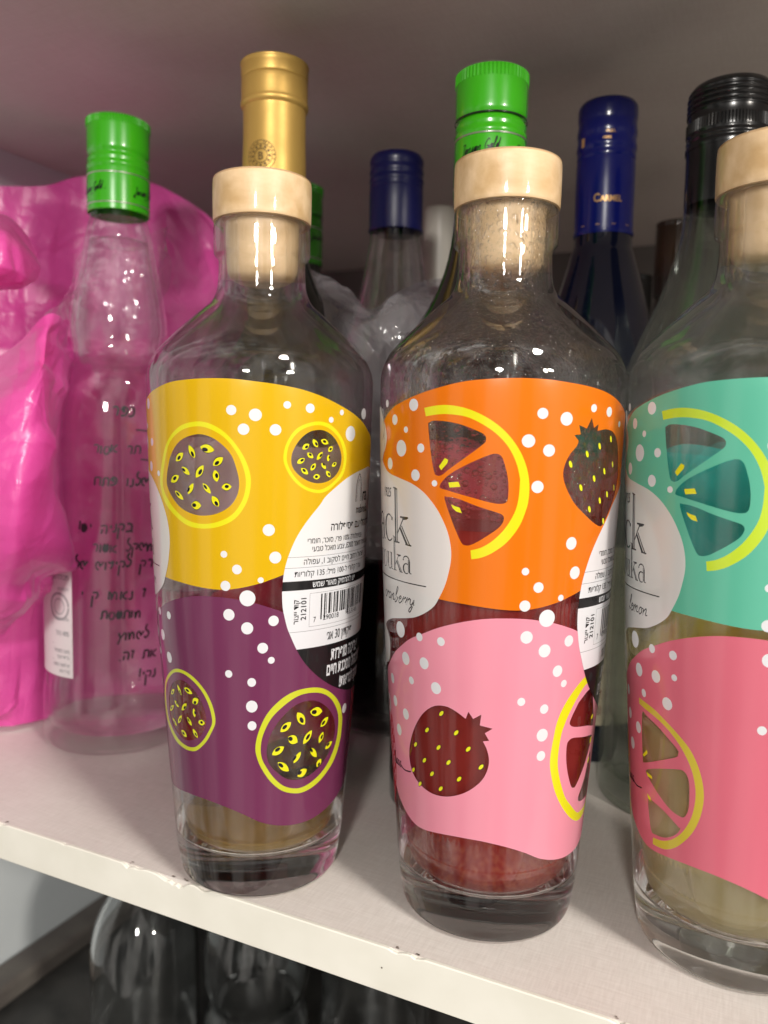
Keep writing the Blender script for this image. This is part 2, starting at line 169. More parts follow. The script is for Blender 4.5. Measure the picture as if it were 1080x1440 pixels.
def film(name, col, trans, gloss_rough=0.15, tl=0.4, bump=None):
    """thin plastic sheet: diffuse + translucent + clear part + gloss"""
    M = bpy.data.materials.new(name); M.use_nodes = True; nt = M.node_tree
    nt.nodes.remove(bsdf(M)); out = nt.nodes['Material Output']
    d = nd(M, 'ShaderNodeBsdfDiffuse'); d.inputs[0].default_value = (*col, 1)
    t = nd(M, 'ShaderNodeBsdfTranslucent'); t.inputs[0].default_value = (*col, 1)
    a = nd(M, 'ShaderNodeMixShader'); a.inputs[0].default_value = tl; lk(M, d.outputs[0], a.inputs[1]); lk(M, t.outputs[0], a.inputs[2])
    tp = nd(M, 'ShaderNodeBsdfTransparent'); tp.inputs[0].default_value = (*[min(1, .25 + c) for c in col], 1)
    b = nd(M, 'ShaderNodeMixShader'); b.inputs[0].default_value = trans; lk(M, a.outputs[0], b.inputs[1]); lk(M, tp.outputs[0], b.inputs[2])
    g = nd(M, 'ShaderNodeBsdfGlossy'); g.inputs['Roughness'].default_value = gloss_rough
    lw = nd(M, 'ShaderNodeLayerWeight'); pw = nd(M, 'ShaderNodeMath', operation='POWER'); lk(M, lw.outputs['Facing'], pw.inputs[0]); pw.inputs[1].default_value = 3.0
    fr = nd(M, 'ShaderNodeMath', operation='MULTIPLY_ADD'); lk(M, pw.outputs[0], fr.inputs[0]); fr.inputs[1].default_value = 0.5; fr.inputs[2].default_value = 0.065
    c = nd(M, 'ShaderNodeMixShader'); lk(M, fr.outputs[0], c.inputs[0]); lk(M, b.outputs[0], c.inputs[1]); lk(M, g.outputs[0], c.inputs[2])
    lk(M, c.outputs[0], out.inputs[0])
    if bump:      # crinkled film: flat little facets that meet in sharp creases
        tc = nd(M, 'ShaderNodeTexCoord'); n0 = nd(M, 'ShaderNodeTexNoise'); n0.inputs['Scale'].default_value = 14; n0.inputs['Detail'].default_value = 2
        lk(M, tc.outputs['Object'], n0.inputs['Vector'])
        wp = nd(M, 'ShaderNodeVectorMath', operation='MULTIPLY_ADD'); lk(M, n0.outputs['Color'], wp.inputs[0]); wp.inputs[1].default_value = (.05, .05, .05); lk(M, tc.outputs['Object'], wp.inputs[2])
        acc = None
        for k_, am_ in ((bump[0] * .45, 1.0), (bump[0], .45), (bump[0] * 2.3, .18)):
            v_ = nd(M, 'ShaderNodeTexVoronoi'); v_.distance = 'MANHATTAN'; v_.inputs['Scale'].default_value = k_; lk(M, wp.outputs[0], v_.inputs['Vector'])
            q_ = nd(M, 'ShaderNodeMath', operation='MULTIPLY_ADD'); lk(M, v_.outputs['Distance'], q_.inputs[0]); q_.inputs[1].default_value = am_
            if acc: lk(M, acc.outputs[0], q_.inputs[2])
            else: q_.inputs[2].default_value = 0
            acc = q_
        n = acc
        bm = nd(M, 'ShaderNodeBump'); bm.inputs['Strength'].default_value = bump[1]; bm.inputs['Distance'].default_value = 0.004
        lk(M, n.outputs[0], bm.inputs['Height'])
        for q in (d, t, g): lk(M, bm.outputs[0], q.inputs['Normal'])
    return M

def ink(name, col, rough=0.22, tl=0.27):
    M = principled(name, col, rough, spec=0.5, coat=0.5)
    if tl > 0:      # printed film lets some light through into the bottle
        t = nd(M, 'ShaderNodeBsdfTranslucent'); t.inputs[0].default_value = (*col, 1)
        mx = nd(M, 'ShaderNodeMixShader'); mx.inputs[0].default_value = tl; lk(M, bsdf(M).outputs[0], mx.inputs[1]); lk(M, t.outputs[0], mx.inputs[2]); lk(M, mx.outputs[0], M.node_tree.nodes['Material Output'].inputs[0])
    return M
MT = dict(
    glass=wall_glass('clear_glass', (0.985, 0.99, 0.987), 0.32), glass_wet=wall_glass('clear_glass_with_drops', (0.965, 0.97, 0.965), 0.6),
    base_glass=glass('thick_base_glass', (0.985, 0.99, 0.985)),
    glass_green=wall_glass('greenish_glass', (0.78, 0.83, 0.78)), glass_plain=wall_glass('bottle_glass', (0.98, 0.988, 0.985), 0.45), spirit_glass=wall_glass('spirit_bottle_glass', (0.99, 0.993, 0.99), 0.13), jar_glass=glass('jar_glass', (0.93, 0.95, 0.95)),
    dark_glass=principled('dark_bottle_glass', (0.006, 0.008, 0.006), 0.06, coat=0.5),
    dark_blue_glass=principled('dark_blue_glass', (0.003, 0.004, 0.012), 0.06, coat=0.5),
    white=ink('white_print', (0.80, 0.81, 0.84)), offwhite=ink('white_label', (0.74, 0.73, 0.72)),
    black=ink('black_print', (0.012, 0.011, 0.012)), grey=ink('grey_print', (0.30, 0.30, 0.32)),
    yellow=ink('yellow_print', (0.74, 0.45, 0.004)), orange=ink('orange_print', (0.82, 0.185, 0.002)), teal=ink('green_print', (0.13, 0.53, 0.37)),
    purple=ink('purple_print', (0.17, 0.033, 0.095)), pink=ink('pink_print', (0.86, 0.31, 0.41)), rose=ink('rose_print', (0.74, 0.165, 0.235)),
    ring=ink('lemon_print', (0.82, 0.78, 0.012)), ring2=ink('lime_print', (0.62, 0.80, 0.045)), ring3=ink('ochre_yellow_print', (0.70, 0.58, 0.055)),
    ring4=ink('sharp_yellow_print', (0.62, 0.66, 0.03)),
    mauve=ink('mauve_print', (0.60, 0.42, 0.48)), crimson=ink('crimson_print', (0.62, 0.03, 0.06)), redback=ink('raspberry_print', (0.80, 0.09, 0.14)),
    tealback=ink('deep_teal_print', (0.02, 0.46, 0.42)), oliveback=ink('olive_yellow_print', (0.75, 0.62, 0.08)),
    gold=principled('gold_foil', (0.60, 0.38, 0.10), 0.42, metal=0.55), gold_ink=principled('bronze_print', (0.16, 0.10, 0.025), 0.5),
    green_cap=principled('green_cap_paint', (0.038, 0.36, 0.006), 0.25, coat=0.4), silver=principled('silver_metal', (0.6, 0.58, 0.55), 0.3, metal=0.9),
    blue_cap=principled('blue_cap_paint', (0.003, 0.006, 0.10), 0.22, spec=0.35, coat=0.25), navy_cap=principled('navy_cap_paint', (0.003, 0.004, 0.045), 0.35, spec=0.3, coat=0.1),
    black_cap=principled('black_cap_plastic', (0.006, 0.006, 0.0065), 0.22, coat=0.1),
    beige=principled('beige_paper', (0.42, 0.34, 0.25), 0.6), white_plastic=principled('white_plastic', (0.55, 0.52, 0.46), 0.4),
    redring=principled('dark_red_ring', (0.12, 0.008, 0.02), 0.4), brown=principled('brown_glass', (0.03, 0.014, 0.006), 0.1, coat=0.4),
    paper=principled('white_paper', (0.68, 0.64, 0.64), 0.55), marker=principled('black_marker', (0.012, 0.01, 0.014), 0.5),
    gold_text=principled('gold_lettering', (0.62, 0.36, 0.14), 0.35, metal=0.5),
)
MT['cork'] = principled('pale_wood', (0.70, 0.50, 0.29), 0.42, coat=0.15)
vary(MT['cork'], (0.50, 0.325, 0.155), (0.67, 0.48, 0.285), 70, 8, (0.35, 2.2, 1.6), .30, .60); add_bump(MT['cork'], 420, 0.25, 0.0004)
add_bump(MT['gold'], 60, 0.12, 0.002)
def drops(M):
    tc = nd(M, 'ShaderNodeTexCoord'); outs = []
    for sc_, r0 in ((330, 0.36), (620, 0.36)):
        v = nd(M, 'ShaderNodeTexVoronoi'); v.inputs['Scale'].default_value = sc_; lk(M, tc.outputs['Object'], v.inputs['Vector'])
        a = nd(M, 'ShaderNodeMath', operation='SUBTRACT'); a.inputs[0].default_value = r0; lk(M, v.outputs['Distance'], a.inputs[1])
        b = nd(M, 'ShaderNodeMath', operation='MAXIMUM'); lk(M, a.outputs[0], b.inputs[0]); b.inputs[1].default_value = 0
        c = nd(M, 'ShaderNodeMath', operation='SQRT'); lk(M, b.outputs[0], c.inputs[0]); outs.append(c)
    ad = nd(M, 'ShaderNodeMath', operation='MULTIPLY_ADD'); lk(M, outs[1].outputs[0], ad.inputs[0]); ad.inputs[1].default_value = 0.5; lk(M, outs[0].outputs[0], ad.inputs[2])
    bp = nd(M, 'ShaderNodeBump'); bp.inputs['Strength'].default_value = 1.0; bp.inputs['Distance'].default_value = 0.0009; lk(M, ad.outputs[0], bp.inputs['Height'])
    lk(M, bp.outputs[0], bsdf(M).inputs['Normal']); lk(M, bp.outputs[0], M.node_tree.nodes[M['gloss']].inputs['Normal'])
drops(MT['glass_wet'])
add_bump(MT['glass'], 38, 0.05, 0.002, 2.0)
add_bump(MT['glass_plain'], 45, 0.12, 0.003, 2.0)
MT['liq_red'] = turbid('red_strawberry_liquid', (0.46, 0.040, 0.032), (0.66, 0.07, 0.06), 0.72)
def pulp(M, c1, c2):      # settled fruit pulp, grainier towards the floor of the bottle
    tc = nd(M, 'ShaderNodeTexCoord'); sx = nd(M, 'ShaderNodeSeparateXYZ'); lk(M, tc.outputs['Object'], sx.inputs[0])
    g = nd(M, 'ShaderNodeMapRange'); g.inputs['From Min'].default_value = 0.050; g.inputs['From Max'].default_value = 0.018; lk(M, sx.outputs['Z'], g.inputs['Value'])
    n = nd(M, 'ShaderNodeTexNoise'); n.inputs['Scale'].default_value = 520; n.inputs['Detail'].default_value = 3; lk(M, tc.outputs['Object'], n.inputs['Vector'])
    r = nd(M, 'ShaderNodeMapRange'); r.inputs['From Min'].default_value = 0.44; r.inputs['From Max'].default_value = 0.66; lk(M, n.outputs[0], r.inputs['Value'])
    m_ = nd(M, 'ShaderNodeMath', operation='MULTIPLY'); lk(M, g.outputs[0], m_.inputs[0]); lk(M, r.outputs[0], m_.inputs[1])
    mx = nd(M, 'ShaderNodeMix', data_type='RGBA'); lk(M, m_.outputs[0], mx.inputs[0]); mx.inputs[6].default_value = (*c1, 1); mx.inputs[7].default_value = (*c2, 1)
    for q in M.node_tree.nodes:
        if q.type == 'BSDF_TRANSLUCENT': lk(M, mx.outputs[2], q.inputs[0])
        if q.type == 'BSDF_PRINCIPLED' and q.inputs['Transmission Weight'].default_value == 0: lk(M, mx.outputs[2], q.inputs[0])
pulp(MT['liq_red'], (0.44, 0.045, 0.035), (0.66, 0.17, 0.08))
MT['liq_pale'] = turbid('pale_lemon_liquid', (0.78, 0.68, 0.38), (0.90, 0.84, 0.60), 0.45)
MT['liq_amber'] = turbid('amber_syrup', (0.70, 0.50, 0.20), (0.88, 0.74, 0.42), 0.45)
MT['spirit'] = wall_glass('clear_spirit', (0.997, 0.99, 0.997), 0.16); bsdf(MT['spirit']).inputs['IOR'].default_value = 1.345
MT['dark_liq'] = turbid('dark_liquid', (0.012, 0.006, 0.005), (0.05, 0.03, 0.02), 0.7)
MT['bag_pink'] = film('pink_bag_film', (0.84, 0.10, 0.44), 0.04, 0.34, 0.45, (40, 0.55))
MT['bag_grey'] = film('grey_bag_film', (0.58, 0.56, 0.60), 0.64, 0.13, 0.45, (60, 0.8))
MT['cello'] = film('clear_film', (0.8, 0.75, 0.78), 0.97, 0.10, 0.5, (90, 0.6))

# cabinet boards
def board(name, c1, c2, rough=0.45):
    M = principled(name, c1, rough, spec=0.4)
    tc = nd(M, 'ShaderNodeTexCoord')
    mp = nd(M, 'ShaderNodeMapping'); mp.inputs['Scale'].default_value = (70, 1100, 300); lk(M, tc.outputs['Object'], mp.inputs[0])
    n = nd(M, 'ShaderNodeTexNoise'); n.inputs['Scale'].default_value = 1.0; n.inputs['Detail'].default_value = 5; lk(M, mp.outputs[0], n.inputs['Vector'])
    mp2 = nd(M, 'ShaderNodeMapping'); mp2.inputs['Scale'].default_value = (1200, 120, 300); lk(M, tc.outputs['Object'], mp2.inputs[0])
    n2 = nd(M, 'ShaderNodeTexNoise'); n2.inputs['Scale'].default_value = 1.0; n2.inputs['Detail'].default_value = 4; lk(M, mp2.outputs[0], n2.inputs['Vector'])
    n3 = nd(M, 'ShaderNodeTexNoise'); n3.inputs['Scale'].default_value = 14; n3.inputs['Detail'].default_value = 5; lk(M, tc.outputs['Object'], n3.inputs['Vector'])
    a = nd(M, 'ShaderNodeMath', operation='ADD'); lk(M, n.outputs[0], a.inputs[0]); lk(M, n2.outputs[0], a.inputs[1])
    b = nd(M, 'ShaderNodeMath', operation='ADD'); lk(M, a.outputs[0], b.inputs[0]); lk(M, n3.outputs[0], b.inputs[1])
    c = nd(M, 'ShaderNodeMath', operation='DIVIDE'); lk(M, b.outputs[0], c.inputs[0]); c.inputs[1].default_value = 3
    r = nd(M, 'ShaderNodeValToRGB'); r.color_ramp.elements[0].position = 0.36; r.color_ramp.elements[1].position = 0.64
    r.color_ramp.elements[0].color = (*c1, 1); r.color_ramp.elements[1].color = (*c2, 1); lk(M, c.outputs[0], r.inputs[0])
    lk(M, r.outputs[0], bsdf(M).inputs['Base Color'])
    bp = nd(M, 'ShaderNodeBump'); bp.inputs['Strength'].default_value = 0.12; bp.inputs['Distance'].default_value = 0.0004
    lk(M, a.outputs[0], bp.inputs['Height']); lk(M, bp.outputs[0], bsdf(M).inputs['Normal']); return M
MT['shelf'] = board('linen_melamine', (0.54, 0.49, 0.455), (0.665, 0.62, 0.585))
MT['ceil'] = board('underside_melamine', (0.55, 0.49, 0.45), (0.62, 0.565, 0.525))
MT['edge'] = principled('cream_edge_band', (0.70, 0.68, 0.61), 0.35)
vary(MT['edge'], (0.66, 0.64, 0.565), (0.73, 0.71, 0.64), 30, 5)
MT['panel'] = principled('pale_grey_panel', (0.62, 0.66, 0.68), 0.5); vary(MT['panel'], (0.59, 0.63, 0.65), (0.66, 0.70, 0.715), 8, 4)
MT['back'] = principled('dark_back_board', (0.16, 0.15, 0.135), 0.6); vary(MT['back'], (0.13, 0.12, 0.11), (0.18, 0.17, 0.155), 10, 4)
MT['shaded_floor'] = principled('dark_lower_board', (0.035, 0.034, 0.033), 0.4); vary(MT['shaded_floor'], (0.03, 0.03, 0.03), (0.07, 0.067, 0.063), 25, 5)  # the lower compartment's shade is put into this board's dark colour
MT['rail'] = principled('brown_grey_rail', (0.12, 0.105, 0.095), 0.5); vary(MT['rail'], (0.10, 0.085, 0.078), (0.14, 0.125, 0.11), 30, 5)
MT['chip'] = principled('chipped_core', (0.10, 0.07, 0.05), 0.9)

# ------------------------------------------------------------------ helpers
def link(o, parent=None):
    COL.objects.link(o)
    if parent: o.parent = parent
    return o
def thing(name, label, cat, loc, group=None, rotz=0.0):
    o = bpy.data.objects.new(name, None); o.empty_display_size = 0.02; COL.objects.link(o)
    o.location = loc; o.rotation_euler = (0, 0, rotz); o['label'] = label; o['category'] = cat
    if group: o['group'] = group
    return o
def mesh_obj(name, V, Fc, mats, parent=None, mi=None, smooth=True, normals=None):
    me = bpy.data.meshes.new(name); me.from_pydata([tuple(map(float, v)) for v in V], [], [tuple(map(int, f)) for f in Fc]); me.update()
    for M in (mats if isinstance(mats, (list, tuple)) else [mats]): me.materials.append(M)
    if mi is not None: me.polygons.foreach_set('material_index', mi)
    me.polygons.foreach_set('use_smooth', [smooth] * len(me.polygons))
    if normals is not None: me.normals_split_custom_set_from_vertices([tuple(map(float, n)) for n in normals])
    o = bpy.data.objects.new(name, me); return link(o, parent)
def smooth_profile(pts, sub=4):
    """pts (r, z[, sharp]) -> denser Catmull-Rom polyline keeping sharp corners"""
    out = []; n = len(pts)
    for i in range(n - 1):
        p1, p2 = pts[i], pts[i + 1]
        p0 = pts[i - 1] if i > 0 and len(p1) < 3 else p1
        p3 = pts[i + 2] if i + 2 < n and len(p2) < 3 else p2
        for k in range(sub):
            t = k / sub; a = []
            for d in (0, 1):
                a.append(0.5 * ((2 * p1[d]) + (-p0[d] + p2[d]) * t + (2 * p0[d] - 5 * p1[d] + 4 * p2[d] - p3[d]) * t * t + (-p0[d] + 3 * p1[d] - 3 * p2[d] + p3[d]) * t ** 3))
            out.append((max(a[0], 0.0), a[1]))
    out.append((pts[-1][0], pts[-1][1])); return out
def lathe(name, prof, mat, parent=None, seg=96, sub=4, mats=None, mi_fn=None, autosmooth=None):
    P = smooth_profile(prof, sub) if sub > 1 else [(p[0], p[1]) for p in prof]
    V = []; Fc = []; rings = []
    for r, z in P:
        if r < 1e-6: rings.append([len(V)]); V.append((0, 0, z))
        else:
            rings.append(list(range(len(V), len(V) + seg)))
            for k in range(seg):
                a = 2 * math.pi * k / seg; V.append((r * math.cos(a), r * math.sin(a), z))
    mi = []
    for i in range(len(rings) - 1):
        A, B = rings[i], rings[i + 1]; zz = 0.5 * (P[i][1] + P[i + 1][1])
        for k in range(seg):
            k2 = (k + 1) % seg
            if len(A) == 1 and len(B) == 1: continue
            if len(A) == 1: f = (A[0], B[k2], B[k])
            elif len(B) == 1: f = (A[k], A[k2], B[0])
            else: f = (A[k], A[k2], B[k2], B[k])
            Fc.append(f); mi.append(mi_fn(zz) if mi_fn else 0)
    o = mesh_obj(name, V, Fc, mats or mat, parent, mi)
    if autosmooth: o.data.set_sharp_from_angle(angle=math.radians(autosmooth))
    return o
def box(name, lo, hi, mat, parent=None, bevel=0.0):
    x0, y0, z0 = lo; x1, y1, z1 = hi
    V = [(x0, y0, z0), (x1, y0, z0), (x1, y1, z0), (x0, y1, z0), (x0, y0, z1), (x1, y0, z1), (x1, y1, z1), (x0, y1, z1)]
    Fc = [(3, 2, 1, 0), (4, 5, 6, 7), (0, 1, 5, 4), (1, 2, 6, 5), (2, 3, 7, 6), (3, 0, 4, 7)]
    o = mesh_obj(name, V, Fc, mat, parent, smooth=False)
    if bevel:
        b = o.modifiers.new('bevel', 'BEVEL'); b.width = bevel; b.segments = 3
    return o
def catmull_closed(pts, sub=5):
    P = np.array(pts, float); n = len(P); out = []
    for i in range(n):
        p0, p1, p2, p3 = P[i - 1], P[i], P[(i + 1) % n], P[(i + 2) % n]
        for k in range(sub):
            t = k / sub
            out.append(0.5 * (2 * p1 + (p2 - p0) * t + (2 * p0 - 5 * p1 + 4 * p2 - p3) * t * t + (3 * p1 - p0 - 3 * p2 + p3) * t ** 3))
    return [tuple(q) for q in out]
def catmull_open(pts, sub=5):
    P = np.array(pts, float); n = len(P); out = []
    for i in range(n - 1):
        p0, p1, p2, p3 = P[max(i - 1, 0)], P[i], P[i + 1], P[min(i + 2, n - 1)]
        for k in range(sub):
            t = k / sub
            out.append(0.5 * (2 * p1 + (p2 - p0) * t + (2 * p0 - 5 * p1 + 4 * p2 - p3) * t * t + (3 * p1 - p0 - 3 * p2 + p3) * t ** 3))
    out.append(P[-1]); return [tuple(q) for q in out]

# ------------------------------------------------------------------ printing on a round bottle: a point is (degrees round the bottle, millimetres up)
MMDEG = 0.745          # arc millimetres per degree near mid height
class Skin:
    def __init__(self, prof): self.z = np.array([p[1] for p in prof]); self.r = np.array([p[0] for p in prof])
    def R(self, z): return np.interp(z, self.z, self.r)
    def pos(self, th, zmm, off):
        z = np.asarray(zmm, float) / 1000; a = np.radians(th); R = self.R(z) + off
        return np.stack([R * np.sin(a), -R * np.cos(a), z], -1)
    def nrm(self, th, zmm):
        z = np.asarray(zmm, float) / 1000; a = np.radians(th); d = 0.004
        s = (self.R(z + d) - self.R(z - d)) / (2 * d); k = 1 / np.sqrt(1 + s * s)
        return np.stack([np.sin(a) * k, -np.cos(a) * k, -s * k], -1)
def inside(poly, pts):
    P = np.asarray(poly, float); x, y = pts[:, 0], pts[:, 1]; r = np.zeros(len(pts), bool)
    bb = (x >= P[:, 0].min()) & (x <= P[:, 0].max()) & (y >= P[:, 1].min()) & (y <= P[:, 1].max())
    idx = np.nonzero(bb)[0]
    if len(idx) == 0: return r
    x, y = x[idx], y[idx]; c = np.zeros(len(idx), bool); n = len(P)
    for i in range(n):
        x0, y0 = P[i]; x1, y1 = P[(i + 1) % n]
        if y0 == y1: continue
        c ^= ((y0 > y) != (y1 > y)) & (x < (x1 - x0) * (y - y0) / (y1 - y0) + x0)
    r[idx] = c; return r
def wrap_print(skin, shapes, off, groups, parent, clip=None):
    """shapes: painter's list of (key, [(deg, mm)]); the sheet is cut along every outline so no two inks overlap.
    groups: {object name: (owner name or None, [(key, material)])}; a key in no group stays bare glass."""
    verts = []; edges = []
    for key, pl in shapes + ([('', clip)] if clip else []):
        q = []
        for i in range(len(pl)):
            p0, p1 = pl[i], pl[(i + 1) % len(pl)]; k = max(1, int(math.hypot((p1[0] - p0[0]) * MMDEG, p1[1] - p0[1]) / 1.6))
            q += [((p0[0] + (p1[0] - p0[0]) * j / k) * MMDEG, p0[1] + (p1[1] - p0[1]) * j / k) for j in range(k)]
        b = len(verts); n = len(q); verts += q; edges += [(b + i, b + (i + 1) % n) for i in range(n)]
    A = np.array(verts); lo, hi = A.min(0), A.max(0)
    for i, u in enumerate(np.arange(lo[0] - 2, hi[0] + 4, 2.0)):
        for v in np.arange(lo[1] - 2, hi[1] + 6, 5.0): verts.append((u + 0.013 * ((i * 7) % 5), v + 2.5 * (i % 2) + 0.011))
    vo, eo, fo, *_ = delaunay_2d_cdt([Vector(v) for v in verts], edges, [], 0, 1e-5)
    V = np.array([tuple(v) for v in vo]); T = np.array([f for f in fo if len(f) == 3])
    a, b, c = V[T[:, 0]], V[T[:, 1]], V[T[:, 2]]
    cr = (b[:, 0] - a[:, 0]) * (c[:, 1] - a[:, 1]) - (b[:, 1] - a[:, 1]) * (c[:, 0] - a[:, 0])
    T[cr < 0] = T[cr < 0][:, ::-1]
    cen = (a + b + c) / 3; own = np.full(len(T), -1); ok = np.abs(cr) > 1e-9
    keys = []
    for key, pl in shapes:
        if key not in keys: keys.append(key)
        q = inside([(p[0] * MMDEG, p[1]) for p in pl], cen); own[q] = keys.index(key)
    if clip: own[~inside([(p[0] * MMDEG, p[1]) for p in clip], cen)] = -1
    made = {}
    for name, (owner, km) in groups.items():
        sel = []; mi = []
        for j, (key, M) in enumerate(km):
            if key in keys:
                t = np.nonzero((own == keys.index(key)) & ok)[0]; sel += list(t); mi += [j] * len(t)
        if not sel: continue
        tt = T[sel]; u, inv = np.unique(tt, return_inverse=True); inv = inv.reshape(tt.shape)
        th, z = V[u, 0] / MMDEG, V[u, 1]
        o = mesh_obj(name.split('|')[0], skin.pos(th, z, off), inv, [M for _, M in km], made.get(owner, parent), mi, True, skin.nrm(th, z))
        made[name] = o
    return made
def ell(th, z, rmm, ry=None, n=28, rot=0.0):
    ry = ry or rmm; cr, sr = math.cos(rot), math.sin(rot); o = []
    for k in range(n):
        a = 2 * math.pi * k / n; x, y = rmm * math.cos(a), ry * math.sin(a)
        o.append((th + (x * cr - y * sr) / MMDEG, z + x * sr + y * cr))
    return o
def stroke(pts, w, w2=None):
    """ribbon polygon along pts (deg, mm), width mm"""
    P = np.array([(p[0] * MMDEG, p[1]) for p in pts], float); n = len(P)
    d = np.gradient(P, axis=0); d /= np.maximum(np.linalg.norm(d, axis=1, keepdims=True), 1e-9); nr = np.stack([-d[:, 1], d[:, 0]], 1)
    ww = np.linspace(w, w if w2 is None else w2, n)[:, None] / 2
    q = np.concatenate([P + nr * ww, (P - nr * ww)[::-1]]); return [(x / MMDEG, y) for x, y in q]
def seed(a, b, w, n=9):
    A = np.array([a[0] * MMDEG, a[1]]); B = np.array([b[0] * MMDEG, b[1]]); d = B - A; L = np.linalg.norm(d); d = d / L; nr = np.array([-d[1], d[0]])
    o = [A + d * L * t + nr * w / 2 * math.sin(math.pi * t) ** .75 for t in np.linspace(0, 1, n)]
    o += [A + d * L * t - nr * w / 2 * math.sin(math.pi * t) ** .75 for t in np.linspace(1, 0, n)[1:-1]]
    return [(x / MMDEG, y) for x, y in o]
def heb(s):
    """logical Hebrew -> visual left-to-right order, numbers and latin kept in reading order"""
    toks = []; cur = ''
    isl = lambda ch: ch.isascii() and (ch.isalnum() or ch == '%')
    for ch in s:
        if cur and isl(ch) and isl(cur[-1]): cur += ch
        else:
            if cur: toks.append(cur)
            cur = ch
    toks.append(cur); return ''.join(toks[::-1])
def text_tris(s, bold=0.0):
    c = bpy.data.curves.new('lettering', 'FONT'); c.body = s; c.size = 1.0; c.resolution_u = 3; c.offset = bold
    o = bpy.data.objects.new('lettering', c); COL.objects.link(o); bpy.context.view_layer.update()
    me = bpy.data.meshes.new_from_object(o); me.calc_loop_triangles()
    V = np.array([tuple(v.co)[:2] for v in me.vertices]).reshape(-1, 2); T = np.array([tuple(t.vertices) for t in me.loop_triangles]).reshape(-1, 3)
    bpy.data.objects.remove(o); bpy.data.curves.remove(c); bpy.data.meshes.remove(me)
    return V, T
class Lettering:
    """several lines of type collected into one printed mesh on a bottle"""
    def __init__(self): self.V = []; self.T = []; self.n = 0
    def add(self, s, th, z, cap, cond=0.85, bold=0.0, up=False, right=False, slant=0.0, zlim=None):
        V, T = text_tris(s, bold)
        if len(V) == 0: return
        k = cap / 0.68; x = (V[:, 0] - V[:, 0].min() + slant * V[:, 1]) * k * cond; y = V[:, 1] * k
        if right: x = x - x.max()
        if up: x, y = -y, x
        self.V.append(np.stack([th + x / MMDEG, z + y], 1)); self.T.append(T + self.n); self.n += len(V)
    def raw(self, poly):
        vo, eo, fo, *_ = delaunay_2d_cdt([Vector((p[0] * MMDEG, p[1])) for p in poly], [(i, (i + 1) % len(poly)) for i in range(len(poly))], [], 1, 1e-6)
        V = np.array([tuple(v) for v in vo])
        T = [f[:] for f in fo if len(f) == 3]
        if not T: return
        V[:, 0] /= MMDEG; self.V.append(V); self.T.append(np.array(T) + self.n); self.n += len(V)
    def build(self, name, skin, off, mat, parent, tmax=None):
        V = np.concatenate(self.V); T = np.concatenate(self.T)
        if tmax is not None:
            keep = (V[T][:, :, 0].max(1) < tmax); T = T[keep]
        a, b, c = V[T[:, 0]], V[T[:, 1]], V[T[:, 2]]
        cr = (b[:, 0] - a[:, 0]) * (c[:, 1] - a[:, 1]) - (b[:, 1] - a[:, 1]) * (c[:, 0] - a[:, 0]); T[cr < 0] = T[cr < 0][:, ::-1]
        return mesh_obj(name, skin.pos(V[:, 0], V[:, 1], off), T, mat, parent, None, True, skin.nrm(V[:, 0], V[:, 1]))

